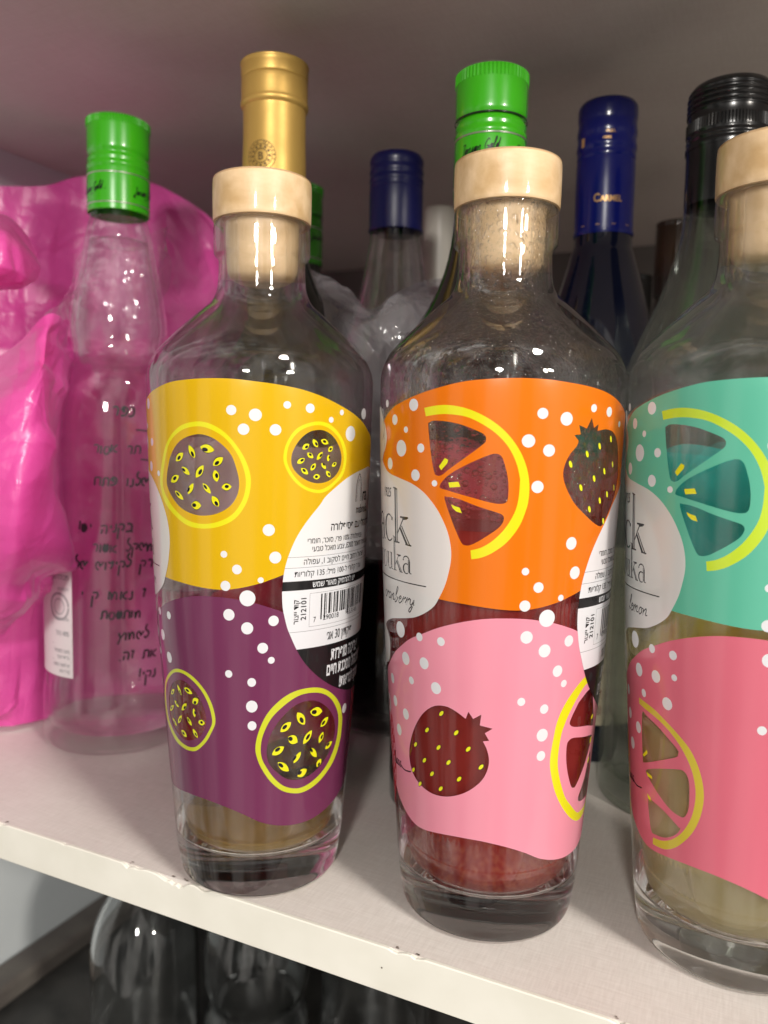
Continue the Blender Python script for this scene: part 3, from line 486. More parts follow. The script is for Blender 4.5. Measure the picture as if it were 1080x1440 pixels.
# ------------------------------------------------------------------ crumpled sheets
def sheet(name, rows, mat, parent, nu=90, nv=90, crumple=0.004, freq=28, seed_=0, folds=40):
    P = np.array(rows, float)
    def cr(A, n):
        m_ = len(A); t = np.linspace(0, m_ - 1 - 1e-9, n); out = []
        for s in t:
            i = int(s); f = s - i; p0, p1, p2, p3 = A[max(i - 1, 0)], A[i], A[min(i + 1, m_ - 1)], A[min(i + 2, m_ - 1)]
            out.append(0.5 * (2 * p1 + (p2 - p0) * f + (2 * p0 - 5 * p1 + 4 * p2 - p3) * f * f + (3 * p1 - p0 - 3 * p2 + p3) * f ** 3))
        return np.array(out)
    G = cr(P, nv); G = cr(G.transpose(1, 0, 2), nu).transpose(1, 0, 2)
    du = np.gradient(G, axis=1); dv = np.gradient(G, axis=0); N = np.cross(du, dv); N /= np.maximum(np.linalg.norm(N, axis=2, keepdims=True), 1e-12)
    D = np.zeros(G.shape[:2]); so = Vector((seed_ * 3.7, seed_ * 1.3, seed_ * 5.1))
    for i in range(0, nv):
        for j in range(0, nu):
            q = Vector(G[i, j]) * freq + so; D[i, j] = crumple * (0.7 * mnoise.noise(q * 0.4) + 0.06 * mnoise.noise(q * 2.1))
    # sheet lengths in metres, so that creases are laid out in real size
    su = np.concatenate([[0], np.cumsum(np.linalg.norm(np.diff(G, axis=1), axis=2).mean(0))]); sv = np.concatenate([[0], np.cumsum(np.linalg.norm(np.diff(G, axis=0), axis=2).mean(1))])
    UU, VV = np.meshgrid(su, sv); rg = random.Random(seed_ * 17 + 5); area_ = su[-1] * sv[-1]
    for k in range(int(folds * area_ / 0.02)):
        if k % 3 == 0: fx, fy = rg.uniform(0, su[-1]), rg.uniform(0, sv[-1]); a0 = rg.uniform(0, 6.28)
        an = a0 + (k % 3) * rg.uniform(.35, 1.1); dx, dy = math.cos(an), math.sin(an); big = k % 2 == 0; L = rg.uniform(.05, .14) if big else rg.uniform(.015, .07); wd = rg.uniform(.016, .045) if big else rg.uniform(.002, .006); am = rg.choice((-1, 1)) * (rg.uniform(.05, .12) if big else rg.uniform(.12, .26)) * wd
        cvt = rg.uniform(-3, 3)
        s_ = (UU - fx) * dx + (VV - fy) * dy; d_ = -(UU - fx) * dy + (VV - fy) * dx + cvt * s_ * s_
        e_ = np.clip(np.minimum(s_ / .006, (L - s_) / (L * .7)), 0, 1)
        D += am * e_ * np.clip(1 - np.abs(d_) / (wd * (0.5 + 0.8 * np.clip(s_ / L, 0, 1))), 0, None)
    G = G + N * D[:, :, None]
    G[:, :, 2] = np.maximum(G[:, :, 2], 0.002)
    V = G.reshape(-1, 3); Fc = [(i * nu + j, i * nu + j + 1, (i + 1) * nu + j + 1, (i + 1) * nu + j) for i in range(nv - 1) for j in range(nu - 1)]
    o = mesh_obj(name, V, Fc, mat, parent)
    return o

# ================================================================== THE CUPBOARD (shelf axes: x along the front edge, y deeper)
EX = Vector((0.9034, -0.4288)); EN = Vector((0.4288, 0.9034))
SH_ROT = math.atan2(EX.y, EX.x); EDGE = 0.237; BACK = 0.903; ZC = 0.385; XL, XR = -0.525, 1.0
def struct(o):
    o['kind'] = 'structure'; o.rotation_euler = (0, 0, SH_ROT); return o
sh = struct(box('shelf', (XL, EDGE + 0.0012, -0.0165), (XR, BACK, 0.0), MT['shelf']))
# front edge band, with a nibbled upper arris
nx = 900; xs = np.linspace(XL, XR, nx); V = []; Fc = []
rs = random.Random(3)
chips = [(-0.301, .0035, .0012), (-0.262, .002, .0008), (-0.226, .004, .0016), (-0.2205, .003, .0012), (-0.2045, .0075, .0022), (-0.199, .005, .0024), (-0.1875, .004, .0014),
         (-0.105, .003, .0014), (-0.097, .002, .0012), (-0.03, .002, .0012), (0.06, .003, .001), (0.2, .004, .001)]
for x in xs:
    c = 0.00006 * mnoise.noise(Vector((x * 260, 0, 0)))
    for cx, cw, cd in chips:
        t = abs(x - cx) / cw
        if t < 1: c += cd * (1 - t) * (0.7 + 0.5 * rs.random())
    zt = 0.0002 - c
    V += [(x, EDGE + 0.0012, min(zt, -0.0001) if c > 0.0004 else zt), (x, EDGE + 0.0001, zt), (x, EDGE - 0.0002, zt - 0.0004), (x, EDGE - 0.0002, -0.0163), (x, EDGE + 0.0002, -0.0167), (x, EDGE + 0.0012, -0.0167)]
for i in range(nx - 1):
    for k in range(5):
        a = i * 6 + k; Fc.append((a, a + 6, a + 7, a + 1))
eb = mesh_obj('edge_band', V, Fc, MT['edge'], sh, smooth=False)
V = []; Fc = []
for k, (cx, cw, cd) in enumerate(chips):
    if k in (1, 3): continue
    for q in range(2):
        x = cx + rs.uniform(-.6, .6) * cw; y = EDGE + rs.uniform(0.0008, .0022); s = rs.uniform(.0002, .0006)
        b = len(V); n = 7
        V += [(x + s * (1.4 + rs.random()) * math.cos(2 * math.pi * j / n), y + s * (.4 + .5 * rs.random()) * math.sin(2 * math.pi * j / n), 0.0004) for j in range(n)]; Fc.append(tuple(range(b, b + n)))
for (x, z) in ((-0.0305, -0.0028), (-0.029, -0.0031), (-0.0275, -0.0025), (0.008, -0.006), (-0.11, -0.0075)):
    b = len(V); n = 7; s = rs.uniform(.00025, .00045)
    V += [(x + s * math.cos(2 * math.pi * j / n), EDGE - 0.00032, z + s * math.sin(2 * math.pi * j / n)) for j in range(n)]; Fc.append(tuple(range(b, b + n)))
mesh_obj('edge_chips', V, Fc, MT['chip'], sh, smooth=False)
struct(box('upper_shelf', (XL, EDGE, ZC), (XR, BACK, ZC + 0.018), MT['ceil']))
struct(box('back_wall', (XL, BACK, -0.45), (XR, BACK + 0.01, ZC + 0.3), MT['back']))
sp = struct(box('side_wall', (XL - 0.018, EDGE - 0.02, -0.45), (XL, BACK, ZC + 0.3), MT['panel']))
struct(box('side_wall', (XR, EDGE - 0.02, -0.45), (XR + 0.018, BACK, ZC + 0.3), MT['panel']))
struct(box('lower_shelf', (XL, EDGE - 0.01, -0.278), (XR, BACK, -0.262), MT['shaded_floor']))
sk = struct(box('skirting', (XL + 0.0005, EDGE, -0.262), (XL + 0.028, BACK, -0.245), MT['rail'], bevel=0.004))

# ================================================================== THE THREE INFUSED BOTTLES
OUT = [(0.0, 0.0022), (0.0150, 0.0016), (0.0285, 0.0, 1), (0.0312, 0.0010), (0.0324, 0.0035), (0.0333, 0.0090), (0.0346, 0.0200), (0.0364, 0.0435), (0.0381, 0.0650), (0.0396, 0.0880), (0.0409, 0.1050),
       (0.0430, 0.1500), (0.0440, 0.1800), (0.0444, 0.1950), (0.0441, 0.2005), (0.0428, 0.2045), (0.0404, 0.2085), (0.0337, 0.2155), (0.0295, 0.2195), (0.0240, 0.2245), (0.0200, 0.2280), (0.0178, 0.2322), (0.0170, 0.2370),
       (0.0168, 0.2435), (0.0173, 0.2450), (0.0184, 0.2462), (0.0187, 0.2480), (0.0187, 0.2570), (0.0182, 0.2585, 1)]
SKIN = Skin([(r, z) for r, z in smooth_profile(OUT, 4) if .003 < z < .24])
INN = [(0.0150, 0.2585, 1), (0.0147, 0.2440), (0.0146, 0.2360), (0.0150, 0.2305), (0.0172, 0.2262), (0.0215, 0.2222), (0.0310, 0.2140), (0.0372, 0.2080), (0.0402, 0.2030), (0.0411, 0.1960), (0.0408, 0.1800), (0.0398, 0.1500),
       (0.0377, 0.1050), (0.0363, 0.0880), (0.0348, 0.0650), (0.0330, 0.0435), (0.0312, 0.0240), (0.0296, 0.0185), (0.0255, 0.0160), (0.0120, 0.0168), (0.0, 0.0172)]
def inner_r(z):
    zz = [p[1] for p in INN[:17]][::-1]; rr = [p[0] for p in INN[:17]][::-1]; return float(np.interp(z, zz, rr))
def dd(k): return [(a / 10, b / 10) for a, b in DATA[k]]

def passion(sh, tag, L):
    sh.append((L + 'r', catmull_closed(dd(tag + '_o'), 4))); sh.append((L + 'b', catmull_closed(dd(tag + '_i'), 4))); sh.append(('hole', catmull_closed(dd(tag + '_w'), 4)))
    for a0, a1, b0, b1, w_, p0, p1 in DATA[tag + '_s']:
        A, B = (a0 / 10, a1 / 10), (b0 / 10, b1 / 10); wm = w_ / 10
        sh.append((L + 'k', seed(A, B, wm * 1.16))); sh.append((L + 'y', seed(A, B, wm * .98)))
        rot = math.atan2(B[1] - A[1], (B[0] - A[0]) * MMDEG); ln = math.hypot(B[1] - A[1], (B[0] - A[0]) * MMDEG)
        sh.append((L + 'k', ell(p0 / 10, p1 / 10, ln * .21, wm * .24, 14, rot)))
def strawberry(sh, tag, L):
    body = dd(tag); n0, n1 = DATA['sbU_n']
    if tag == 'sbU':
        crown = body[n0:n0 + n1]; rest = body[n0 + n1:] + body[:n0]
    else:
        n = len(DATA['sbL']) - len(DATA['sbL_crown']); crown = body[n:]; rest = body[:n]
    sh.append(('hole', catmull_open(rest, 4) + crown))
    for (a, b) in dd(tag + '_s'):
        rot = math.radians(62 if tag == 'sbU' else 48)
        sh.append((L + 'k', ell(a, b, 1.35, .78, 16, rot if tag == 'sbL' else math.radians(112)))); sh.append((L + 'y', ell(a, b, 1.18, .6, 16, rot if tag == 'sbL' else math.radians(112))))
def citrus(sh, tag, L, pips=True):
    A = dd(tag + '_arc'); n = DATA[{'cU': 'cU_n', 'cL': 'cL_n', 'cR': 'cR_n'}[tag]]
    sh.append((L + 'r', catmull_open(A[:n], 4) + catmull_open(A[n:], 4)))
    for k in '123': sh.append(('hole', catmull_closed(dd('%s_%s' % (tag, k)), 4)))
    if pips:
        for k in '123': sh.append((L + 'y', dd('%s_y%s' % (tag, k))))
    else:
        for th, z, r in ((43.5, 79.6, .3), (45.5, 70.5, 1.1), (45.5, 63, .8)): sh.append((L + 'y', ell(th, z, 1.3, .75, 12, r)))

def mirror(pl): return [(2 * -101 - a, b) for a, b in pl]
# letter shapes of the front label, x-height 1, drawn as strokes (points, width)
def arc(cx, cy, rx, ry, a0, a1, n=22): return [(cx + rx * math.cos(math.radians(a0 + (a1 - a0) * k / (n - 1))), cy + ry * math.sin(math.radians(a0 + (a1 - a0) * k / (n - 1)))) for k in range(n)]
T_, K_ = 0.055, 0.105
GL = {
 'k': (0.98, [([(.13, 0), (.13, 2.05)], K_), ([(.245, 0), (.245, 1.98)], T_), ([(.0, .02), (.37, .02)], T_), ([(.0, 2.04), (.27, 1.98)], T_), ([(.26, .36), (.62, .96)], T_), ([(.42, .98), (.86, .98)], T_ * 1.2), ([(.55, .92), (.80, .97)], .1),
             ([(.40, .60), (.78, .0)], K_), ([(.50, .66), (.92, .0)], T_), ([(.70, .0), (1.0, -.02)], T_)]),
 'c': (0.80, [(arc(.42, .5, .38, .5, 48, 312), T_), (arc(.42, .5, .30, .5, 95, 265), T_), (arc(.42, .5, .35, .5, 110, 250), .05), ([(.66, .80), (.70, .92)], .11)]),
 'a': (0.80, [(arc(.36, .70, .28, .30, 150, 0), T_ * 1.3), ([(.64, .72), (.64, .04)], K_), ([(.545, .80), (.545, .06)], T_), ([(.64, .03), (.80, .02)], T_), (arc(.36, .27, .28, .29, 60, 300), T_ * 1.2), (arc(.36, .27, .22, .29, 100, 260), T_), ([(.08, .74), (.13, .82)], .1)]),
 'u': (0.92, [([(.15, 1.0), (.15, .3)], K_), ([(.25, 1.0), (.25, .3)], T_), (arc(.42, .3, .25, .3, 180, 330), T_ * 1.3), ([(.70, 1.0), (.70, .02)], K_), ([(.60, 1.0), (.60, .2)], T_), ([(.02, .98), (.27, .98)], T_), ([(.50, .98), (.74, .98)], T_), ([(.66, .02), (.88, .02)], T_)]),
 'o': (0.86, [(arc(.42, .5, .37, .5, 0, 358, 34), T_), (arc(.42, .5, .28, .5, 90, 270), T_), (arc(.42, .5, .33, .49, 120, 240), .05)]),
 'r': (0.62, [([(.15, 0), (.15, 1.0)], K_), ([(.25, 0), (.25, 1.0)], T_), (arc(.42, .68, .2, .3, 150, 30), T_ * 1.4), ([(.56, .86), (.60, .78)], .12), ([(.0, .02), (.4, .02)], T_), ([(.0, .98), (.25, .98)], T_)]),
 'm': (1.3, [([(.15, 0), (.15, 1.0)], K_), ([(.25, 0), (.25, 1.0)], T_), (arc(.42, .6, .19, .38, 180, 0), T_), ([(.60, .6), (.60, 0)], K_), (arc(.85, .6, .2, .38, 180, 0), T_), ([(1.05, .6), (1.05, 0)], K_), ([(.0, .02), (.38, .02)], T_), ([(.5, .02), (.75, .02)], T_), ([(.95, .02), (1.2, .02)], T_)]),
 'b': (0.9, [([(.15, 0), (.15, 2.0)], K_), ([(.25, 0), (.25, 1.95)], T_), (arc(.45, .5, .36, .48, 130, -130), T_ * 1.3), ([(.0, 1.98), (.25, 1.98)], T_)]),
 'A': (1.15, [([(.05, 0), (.05, 1.2), (.2, 1.6), (.42, 2.1), (.64, 1.6), (.8, 1.2), (.8, 0)], K_), ([(.17, 0), (.17, 1.2), (.42, 1.85), (.68, 1.2), (.68, 0)], T_), ([(-.08, .02), (.26, .02)], T_), ([(.6, .02), (.95, .02)], T_), ([(.05, .85), (.8, .85)], T_)]),
}
CU = {  # cursive hand, x-height 1: polylines
 'c': (.75, [[(.7, .8), (.45, 1), (.15, .6), (.2, .15), (.5, 0), (.8, .35)]]), 'r': (.7, [[(.0, .2), (.25, 1), (.3, .8), (.25, 0), (.35, .6), (.6, 1), (.7, .8)]]),
 'a': (.85, [[(.6, .9), (.3, .95), (.08, .5), (.2, .05), (.5, .3), (.65, .95), (.6, .2), (.85, .2)]]), 'n': (.95, [[(.05, .9), (.12, 0), (.2, .6), (.5, 1), (.6, .7), (.6, .15), (.9, .2)]]),
 'b': (.8, [[(.0, .2), (.4, 1.6), (.35, 2.1), (.2, 1.9), (.12, .1), (.4, .0), (.6, .5), (.35, .7), (.75, .6)]]), 'e': (.7, [[(.05, .4), (.5, .7), (.4, 1), (.15, .7), (.2, .1), (.45, 0), (.7, .3)]]),
 'y': (.8, [[(.08, .95), (.15, .3), (.4, .2), (.65, .9), (.6, 0), (.4, -.8), (.15, -.7), (.3, -.2), (.8, .3)]]), 'l': (.5, [[(.0, .2), (.4, 1.6), (.35, 2.1), (.18, 1.8), (.15, .2), (.5, .2)]]),
 'm': (1.3, [[(.05, .9), (.1, 0), (.2, .6), (.42, 1), (.5, .6), (.48, .05), (.6, .6), (.85, 1), (.92, .6), (.92, .15), (1.25, .2)]]), 'o': (.8, [[(.5, .95), (.2, .9), (.08, .45), (.3, .02), (.6, .3), (.55, .85), (.8, .85)]]),
 's': (.6, [[(.0, .1), (.35, 1), (.3, .7), (.5, .3), (.3, 0), (.05, .1)]]), 'i': (.4, [[(.0, .2), (.2, 1), (.2, .15), (.4, .2)]]), 'p': (.8, [[(.0, .3), (.2, 1), (.1, -.8), (.15, .6), (.5, 1), (.65, .5), (.3, .1)]]),
 'f': (.6, [[(.0, .2), (.4, 1.5), (.3, 2), (.15, 1), (.1, -.7), (.3, -.5), (.2, .1), (.6, .3)]]), 't': (.5, [[(.0, .2), (.25, 1.6), (.2, .15), (.5, .2)]]), 'I': (.6, [[(.1, 1.8), (.5, 2.0), (.3, 1.6), (.2, .1), (.0, .1), (.5, .2)]]),
 'J': (.8, [[(.1, 1.7), (.7, 1.8), (.5, 1), (.4, 0), (.1, -.6), (-.1, -.2), (.6, .4)]]), 'G': (1.1, [[(.9, 1.6), (.5, 1.9), (.1, 1), (.4, 0), (.9, .5), (.5, .7), (1.0, .6), (.8, -.5)]]), 'd': (.85, [[(.55, .9), (.2, .9), (.1, .3), (.4, .1), (.7, 1.9), (.6, .2), (.85, .2)]]), ' ': (.6, [])}
def serif_word(word, right_th, base, xh, cond):
    x = sum(GL[c][0] for c in word); out = []; w0 = 0
    for c in word:
        adv, st = GL[c]
        for pts, wd in st:
            pp = pts if len(pts) > 2 else [pts[0], ((pts[0][0] + pts[1][0]) / 2, (pts[0][1] + pts[1][1]) / 2), pts[1]]
            out.append(stroke([(right_th + ((w0 - x + px) * xh * cond) / MMDEG, base + py * xh) for px, py in pp], wd * xh))
        w0 += adv
    return out
def cursive(word, th, base, xh, cond=1.0, w_=0.3, right=False, slope=0.0):
    tot = sum(CU[c][0] for c in word) * xh * cond; x0 = -tot if right else 0; out = []
    for c in word:
        adv, st = CU[c]
        for pl in st:
            q = catmull_open([(th + (x0 + (px + .25 * py) * xh * cond) / MMDEG, base + py * xh + slope * (x0 + px * xh * cond)) for px, py in pl], 5); out.append(stroke(q, w_))
        x0 += adv * xh * cond
    return out

def infused_bottle(label, loc, rot, spec):
    t = thing('infused_bottle', label, 'bottle', loc, 'fruit printed liqueur bottles along the shelf edge', math.radians(rot))
    g = MT['glass_wet'] if spec.get('wet') else MT['glass']
    # glass body: outer wall, lip, inner wall; the wet one carries drops on the inside only
    P1 = smooth_profile(OUT, 4); P2 = smooth_profile(INN, 4)
    zs = 0.150
    lathe('glass_body', [(r, z) for r, z in P1] + [(r, z) for r, z in P2], None, t, 128, 1, mats=[MT['glass'], MT['glass_wet'], MT['base_glass']], mi_fn=lambda z: 2 if z < 0.0186 else 0)
    body = t.children[-1] if t.children else [o for o in COL.objects if o.parent == t][-1]
    if spec.get('wet'):
        n1 = len(P1) - 1; me = body.data; mi = [p.material_index for p in me.polygons]
        for pi, p in enumerate(me.polygons):
            c = p.center; rr = math.hypot(c.x, c.y)
            if c.z > 0.147 and rr < float(np.interp(c.z, [q[1] for q in P1], [q[0] for q in P1])) - 0.0016: mi[pi] = 1
        me.polygons.foreach_set('material_index', mi)
    # contents
    lv, lm = spec['level'], spec['liquid']
    pr = [(0.0, 0.0174), (0.0120, 0.0170), (0.0250, 0.0162)]
    for z in np.linspace(0.0185, lv, 18): pr.append((inner_r(z) + 0.00006 if z > .024 else float(np.interp(z, [.016, .0185, .024], [.0255, .0296, .0312])) , float(z)))
    rT = pr[-1][0]; pr += [(rT - 0.0012, lv - 0.0009), (rT - 0.004, lv - 0.0012), (0.0, lv - 0.0012)]
    lathe('liquid', pr, MT[lm], t, 96, 1)
    # stopper
    ck = lathe('stopper', [(0.0, 0.2352), (0.0070, 0.2355), (0.0115, 0.2372), (0.0132, 0.2395), (0.0139, 0.2440), (0.0142, 0.2588, 1), (0.0186, 0.2590, 1), (0.0190, 0.2600), (0.0191, 0.2725), (0.0186, 0.2742), (0.0172, 0.2750), (0.0, 0.2751)], MT['cork'], t, 96, 4, autosmooth=40)
    # printed panels
    S = [('U', catmull_closed(dd('UP'), 3)), ('L', catmull_closed(dd('LO'), 3))]
    U, L = MT[spec['upper']], MT[spec['lower']]
    for f in spec['fruits']:
        kind, tag, own = f
        pre = tag
        if kind == 'passion': passion(S, tag, pre)
        elif kind == 'strawberry': strawberry(S, tag, pre)
        else: citrus(S, tag, pre, kind == 'citrus')
    dots = [(a / 10, b / 10, c / 100) for a, b, c in DATA['DOTS']] + [(-46.1, 102.1, 1.1)] * (spec.get('extra', 0))
    if spec.get('sign'):       # the citrus pair leave out a few dots and add others
        dots = [d for d in dots if min(abs(d[0] - a) + abs(d[1] - b) for a, b in ((.72, 178.86), (15.04, 178.87), (49.4, 185.7), (56.5, 178.1))) > 1.0]
        dots += [(-10.3, 176.7, 2.08), (-1.3, 173.8, 1.95), (-5.6, 162.2, 1.97)]
    for a, b, c in dots: S.append(('D', ell(a, b, c)))
    G = {'upper_panel': (None, [('U', U)]), 'lower_panel': (None, [('L', L)]), 'polka_dots': (None, [('D', MT['white'])])}
    # the ground inside a ring keeps the panel's own ink
    for kind, tag, own in f_list(spec):
        pn = {'passion': 'passion_fruit_print', 'strawberry': 'strawberry_print', 'citrus': 'citrus_slice_print', 'citrus2': 'citrus_slice_print'}[kind]
        G[pn + '|' + tag] = (own, [(tag + 'r', MT[spec['ring_u'] if own == 'upper_panel' else spec['ring_l']]), (tag + 'b', U if own == 'upper_panel' else L),
                                   (tag + 'k', MT['black']), (tag + 'y', MT[spec.get('pip', 'ring')])])
    wrap_print(SKIN, S, 0.00010, G, t)
    # the same pair of panels on the far side, in the colours that show through the clear windows
    S2 = [('U', [(a + 180, min(b - 17, 174 + 2.5 * math.sin(a / 14))) for a, b in catmull_closed(dd('UP'), 3)]), ('L', [(a + 180, b) for a, b in catmull_closed(dd('LO'), 3)])]
    wrap_print(SKIN, S2, 0.00010, {'rear_upper_panel': (None, [('U', MT[spec['rear_u']])]), 'rear_lower_panel': (None, [('L', MT[spec['rear_l']])])}, t)
    # front label (turned to the left) with its lettering
    fl = dd('FL')
    FS = [('W', catmull_closed(fl, 3))]
    for p in serif_word('Arack', -64.2, 140.6, 9.4, 1.12): FS.append(('K', p))
    for p in serif_word('mabrouka', -64.0, 130.6, 5.9, 1.08): FS.append(('K', p))
    FS.append(('K', stroke([(-148 + i * 4.9, 127.3) for i in range(20)], .38)))
    for p in cursive(spec['word'], -62.8, 119.4, 2.6, 1.25, .42, True): FS.append(('K', p))
    FS += [('K', stroke(arc(-101, 176, 12.5, 9.2, 20, -60), .25)), ('K', stroke(catmull_open([(-92, 176), (-89.5, 178), (-88.6, 181), (-90, 183)], 4), .4))]
    o = wrap_print(SKIN, FS, 0.00024, {'front_label': (None, [('W', MT['offwhite'])]), 'brand_lettering': ('front_label', [('K', MT['black'])])}, t)
    yr = Lettering(); yr.add('1925', -80.0, 156.2, 3.3, .75, slant=.25, right=True); yr.build('year_lettering', SKIN, 0.00034, MT['black'], o['front_label'])
    # ingredients label
    il = catmull_closed(dd('IL'), 3); zone = lambda a, b: [(10, a), (150, a), (150, b), (10, b)]
    IS = [('W', il), ('K', zone(60, 99.3)), ('K', zone(121.4, 124.8))]
    for z in (133.6, 129.7, 105.9): IS.append(('g', zone(z - .09, z + .09)))
    bx = [(33.7, 107.4), (118, 107.4), (118, 119.9), (33.7, 119.9)]
    for i in range(4):
        a, b = bx[i], bx[(i + 1) % 4]; IS.append(('g', stroke([a, ((a[0] + b[0]) / 2, (a[1] + b[1]) / 2), b], .16)))
    rb = random.Random(11); th = 40.3; n = 0
    while th < 79:
        w_ = rb.choice((.33, .33, .66, .66, .99)); tall = n < 2 or abs(th - 59.5) < 1.0
        IS.append(('B', [(th, 109.6 if tall else 111.4), (th + w_ / MMDEG, 109.6 if tall else 111.4), (th + w_ / MMDEG, 119.3), (th, 119.3)]))
        th += (w_ + rb.choice((.33, .33, .66, .9))) / MMDEG; n += 1
    IS.append(('K2', stroke(catmull_open([(63.6, 152.4), (63.7, 157), (64.2, 159.5), (66.6, 163), (69, 159.5), (69.5, 157), (69.6, 152.4)], 4), .42)))
    IS.append(('K2', stroke(catmull_open([(64.7, 152.4), (64.8, 157), (66.6, 161), (68.4, 157), (68.5, 152.4)], 4), .2)))
    o = wrap_print(SKIN, IS, 0.00024, {'ingredients_label': (None, [('W', MT['white']), ('K', MT['black']), ('g', MT['grey']), ('K2', MT['black'])]), 'barcode': ('ingredients_label', [('B', MT['black'])])}, t, clip=il)
    il_o = o['ingredients_label']
    bt = Lettering()
    bt.add('ra', 71.2, 152.6, 5.2, .75, .01); bt.add('mabrouka', 64.2, 148.0, 3.2, .62, .004)
    bt.add(heb(spec['line']), spec.get('line_th', 44.8), 142.6, 2.75, .80, .012)
    bt.add(heb('פסיפלורה 10% פרי, סוכר, חומרי' if spec['line_th'] < 50 else 'מחית 10% פרי, סוכר, חומרי'), 31.5, 138.4, 2.0, .80)
    bt.add(heb('טעם, חומר משמר E202, צבע מאכל טבעי'), 34.2, 135.4, 2.0, .80)
    bt.add(heb('ישראל רחוב חיים לסקוב 1, עפולה'), 29.8, 130.75, 2.1, .84)
    bt.add(heb('ערך קלורי ל-100 מ״ל: 135 קלוריות'), 25.1, 126.4, 2.1, .84)
    bt.add(heb('קוד ייצור'), 27.6, 108.9, 2.0, .88, .012, up=True); bt.add('212101', 31.7, 110.2, 2.05, .98, .012, up=True)
    bt.add('7', 36.1, 108.9, 2.0, .8); bt.add('290018', 42.0, 109.2, 1.9, 1.0); bt.add('553145', 60.5, 109.2, 1.9, 1.0)
    bt.add(heb('פיקדון 30 אג׳'), 45.0, 101.2, 3.4, .62, .006)
    bt.build('black_lettering', SKIN, 0.00036, MT['black'], il_o)
    wt = Lettering()
    wt.add(heb('יש להרחיק מאור שמש'), 35.0, 122.2, 2.1, .84, .01)
    wt.add(heb('צריכה מופרזת'), 49.0, 92.9, 4.6, .52, .03); wt.add(heb('של אלכוהול מסכנת חיים'), 46.6, 87.1, 4.4, .52, .03); wt.add(heb('ומזיקה לבריאות!'), 57.8, 80.9, 4.2, .52, .03)
    wt.build('white_lettering', SKIN, 0.00036, MT['white'], il_o)
    if spec.get('sign'):
        sg = cursive('Isaac', -79.5, 57.4, 2.3, .85, .42, True, .02) + [stroke(catmull_open([(-80, 58.6), (-77.5, 57.8), (-74, 57.6), (-69, 58.4)], 5), .45)]
        wrap_print(SKIN, [('K', p) for p in sg], 0.00024, {'signature': (None, [('K', MT['black'])])}, t)
    return t
def f_list(spec): return spec['fruits']

B1 = dict(level=0.0215, liquid='liq_amber', upper='yellow', lower='purple', rear_u='mauve', rear_l='crimson', ring_u='ring', ring_l='ring4', word='passion fruit'.replace('u', 'u') if False else 'passi' + 'on',
          fruits=[('passion', 'pA', 'upper_panel'), ('passion', 'pB', 'upper_panel'), ('passion', 'pC', 'lower_panel'), ('passion', 'pD', 'lower_panel')], line='משקה אלכוהולי עם פסיפלורה', line_th=44.8)
B2 = dict(level=0.147, liquid='liq_red', upper='orange', lower='pink', rear_u='redback', rear_l='crimson', ring_u='ring', ring_l='ring', word='cranberry', wet=True, sign=True,
          fruits=[('citrus', 'cU', 'upper_panel'), ('strawberry', 'sbU', 'upper_panel'), ('strawberry', 'sbL', 'lower_panel'), ('citrus2', 'cR', 'lower_panel')], line='עם פירות אדומים', line_th=64.0)
B3 = dict(level=0.082, liquid='liq_pale', upper='teal', lower='rose', rear_u='tealback', rear_l='oliveback', ring_u='ring2', ring_l='ring3', pip='ring', word='lemon', sign=True, extra=1,
          fruits=[('citrus', 'cU', 'upper_panel'), ('citrus', 'cL', 'lower_panel')], line='עם לימונים', line_th=64.0)
infused_bottle('nearly empty clear bottle with yellow and purple passion fruit panels and wooden stopper', (-0.0496, 0.3196, 0), 0.0, B1)
infused_bottle('bottle of dark red liquid with orange and pink panels of citrus and strawberries', (0.0422, 0.2949, 0), 14.1, B2)
infused_bottle('bottle of pale liquid with green and rose citrus panels, cut off by the right edge', (0.1277, 0.2707, 0), -10.0, B3)

# ================================================================== BOTTLES BEHIND
def ribs(z0, z1, n, r, d=0.00035):
    o = []
    for k in range(n):
        z = z0 + (z1 - z0) * k / n; h = (z1 - z0) / n
        o += [(r, z), (r + d, z + h * .3), (r + d, z + h * .6), (r, z + h * .92)]
    return o
def screw_cap(parent, name, r, z0, z1, mat, style='green'):
    h = z1 - z0
    if style == 'green':
        pr = [(r - .0006, z0 - .0004, 1), (r, z0, 1), (r, z0 + h * .40), (r - .0004, z0 + h * .44), (r + .0002, z0 + h * .48), (r - .0004, z0 + h * .52), (r - .0002, z0 + h * .56), (r - .0010, z0 + h * .60), (r - .0002, z0 + h * .64), (r, z0 + h * .7), (r, z1 - .0025), (r - .0008, z1 - .0008, 1), (r - .0018, z1 - .0002), (r - .003, z1), (0, z1)]
    elif style == 'blue':
        pr = [(r - .0006, z0 - .0004, 1), (r + .0004, z0), (r + .0004, z0 + .0012), (r, z0 + .0018), (r, z0 + h * .52), (r - .0006, z0 + h * .55), (r, z0 + h * .58)] + [(r - .0002, z0 + h * .62), (r + .0003, z0 + h * .66), (r - .0003, z0 + h * .72), (r + .0002, z0 + h * .77), (r - .0003, z0 + h * .84), (r, z0 + h * .88), (r, z1 - .003), (r - .001, z1 - .001), (r - .003, z1), (0, z1)]
    else:
        pr = [(r - .0006, z0 - .0004, 1), (r - .0002, z0), (r - .0002, z0 + h * .40), (r + .0003, z0 + h * .44), (r + .0004, z0 + h * .48), (r - .0003, z0 + h * .5), (r + .0003, z0 + h * .53), (r - .0003, z0 + h * .56), (r, z0 + h * .6)] + ribs(z0 + h * .74, z1 - .004, 4, r - .0003, .0006) + [(r, z1 - .003), (r - .0015, z1 - .0008), (r - .004, z1), (0, z1)]
    c = lathe(name, pr, mat, parent, 96, 3, autosmooth=50)
    return c
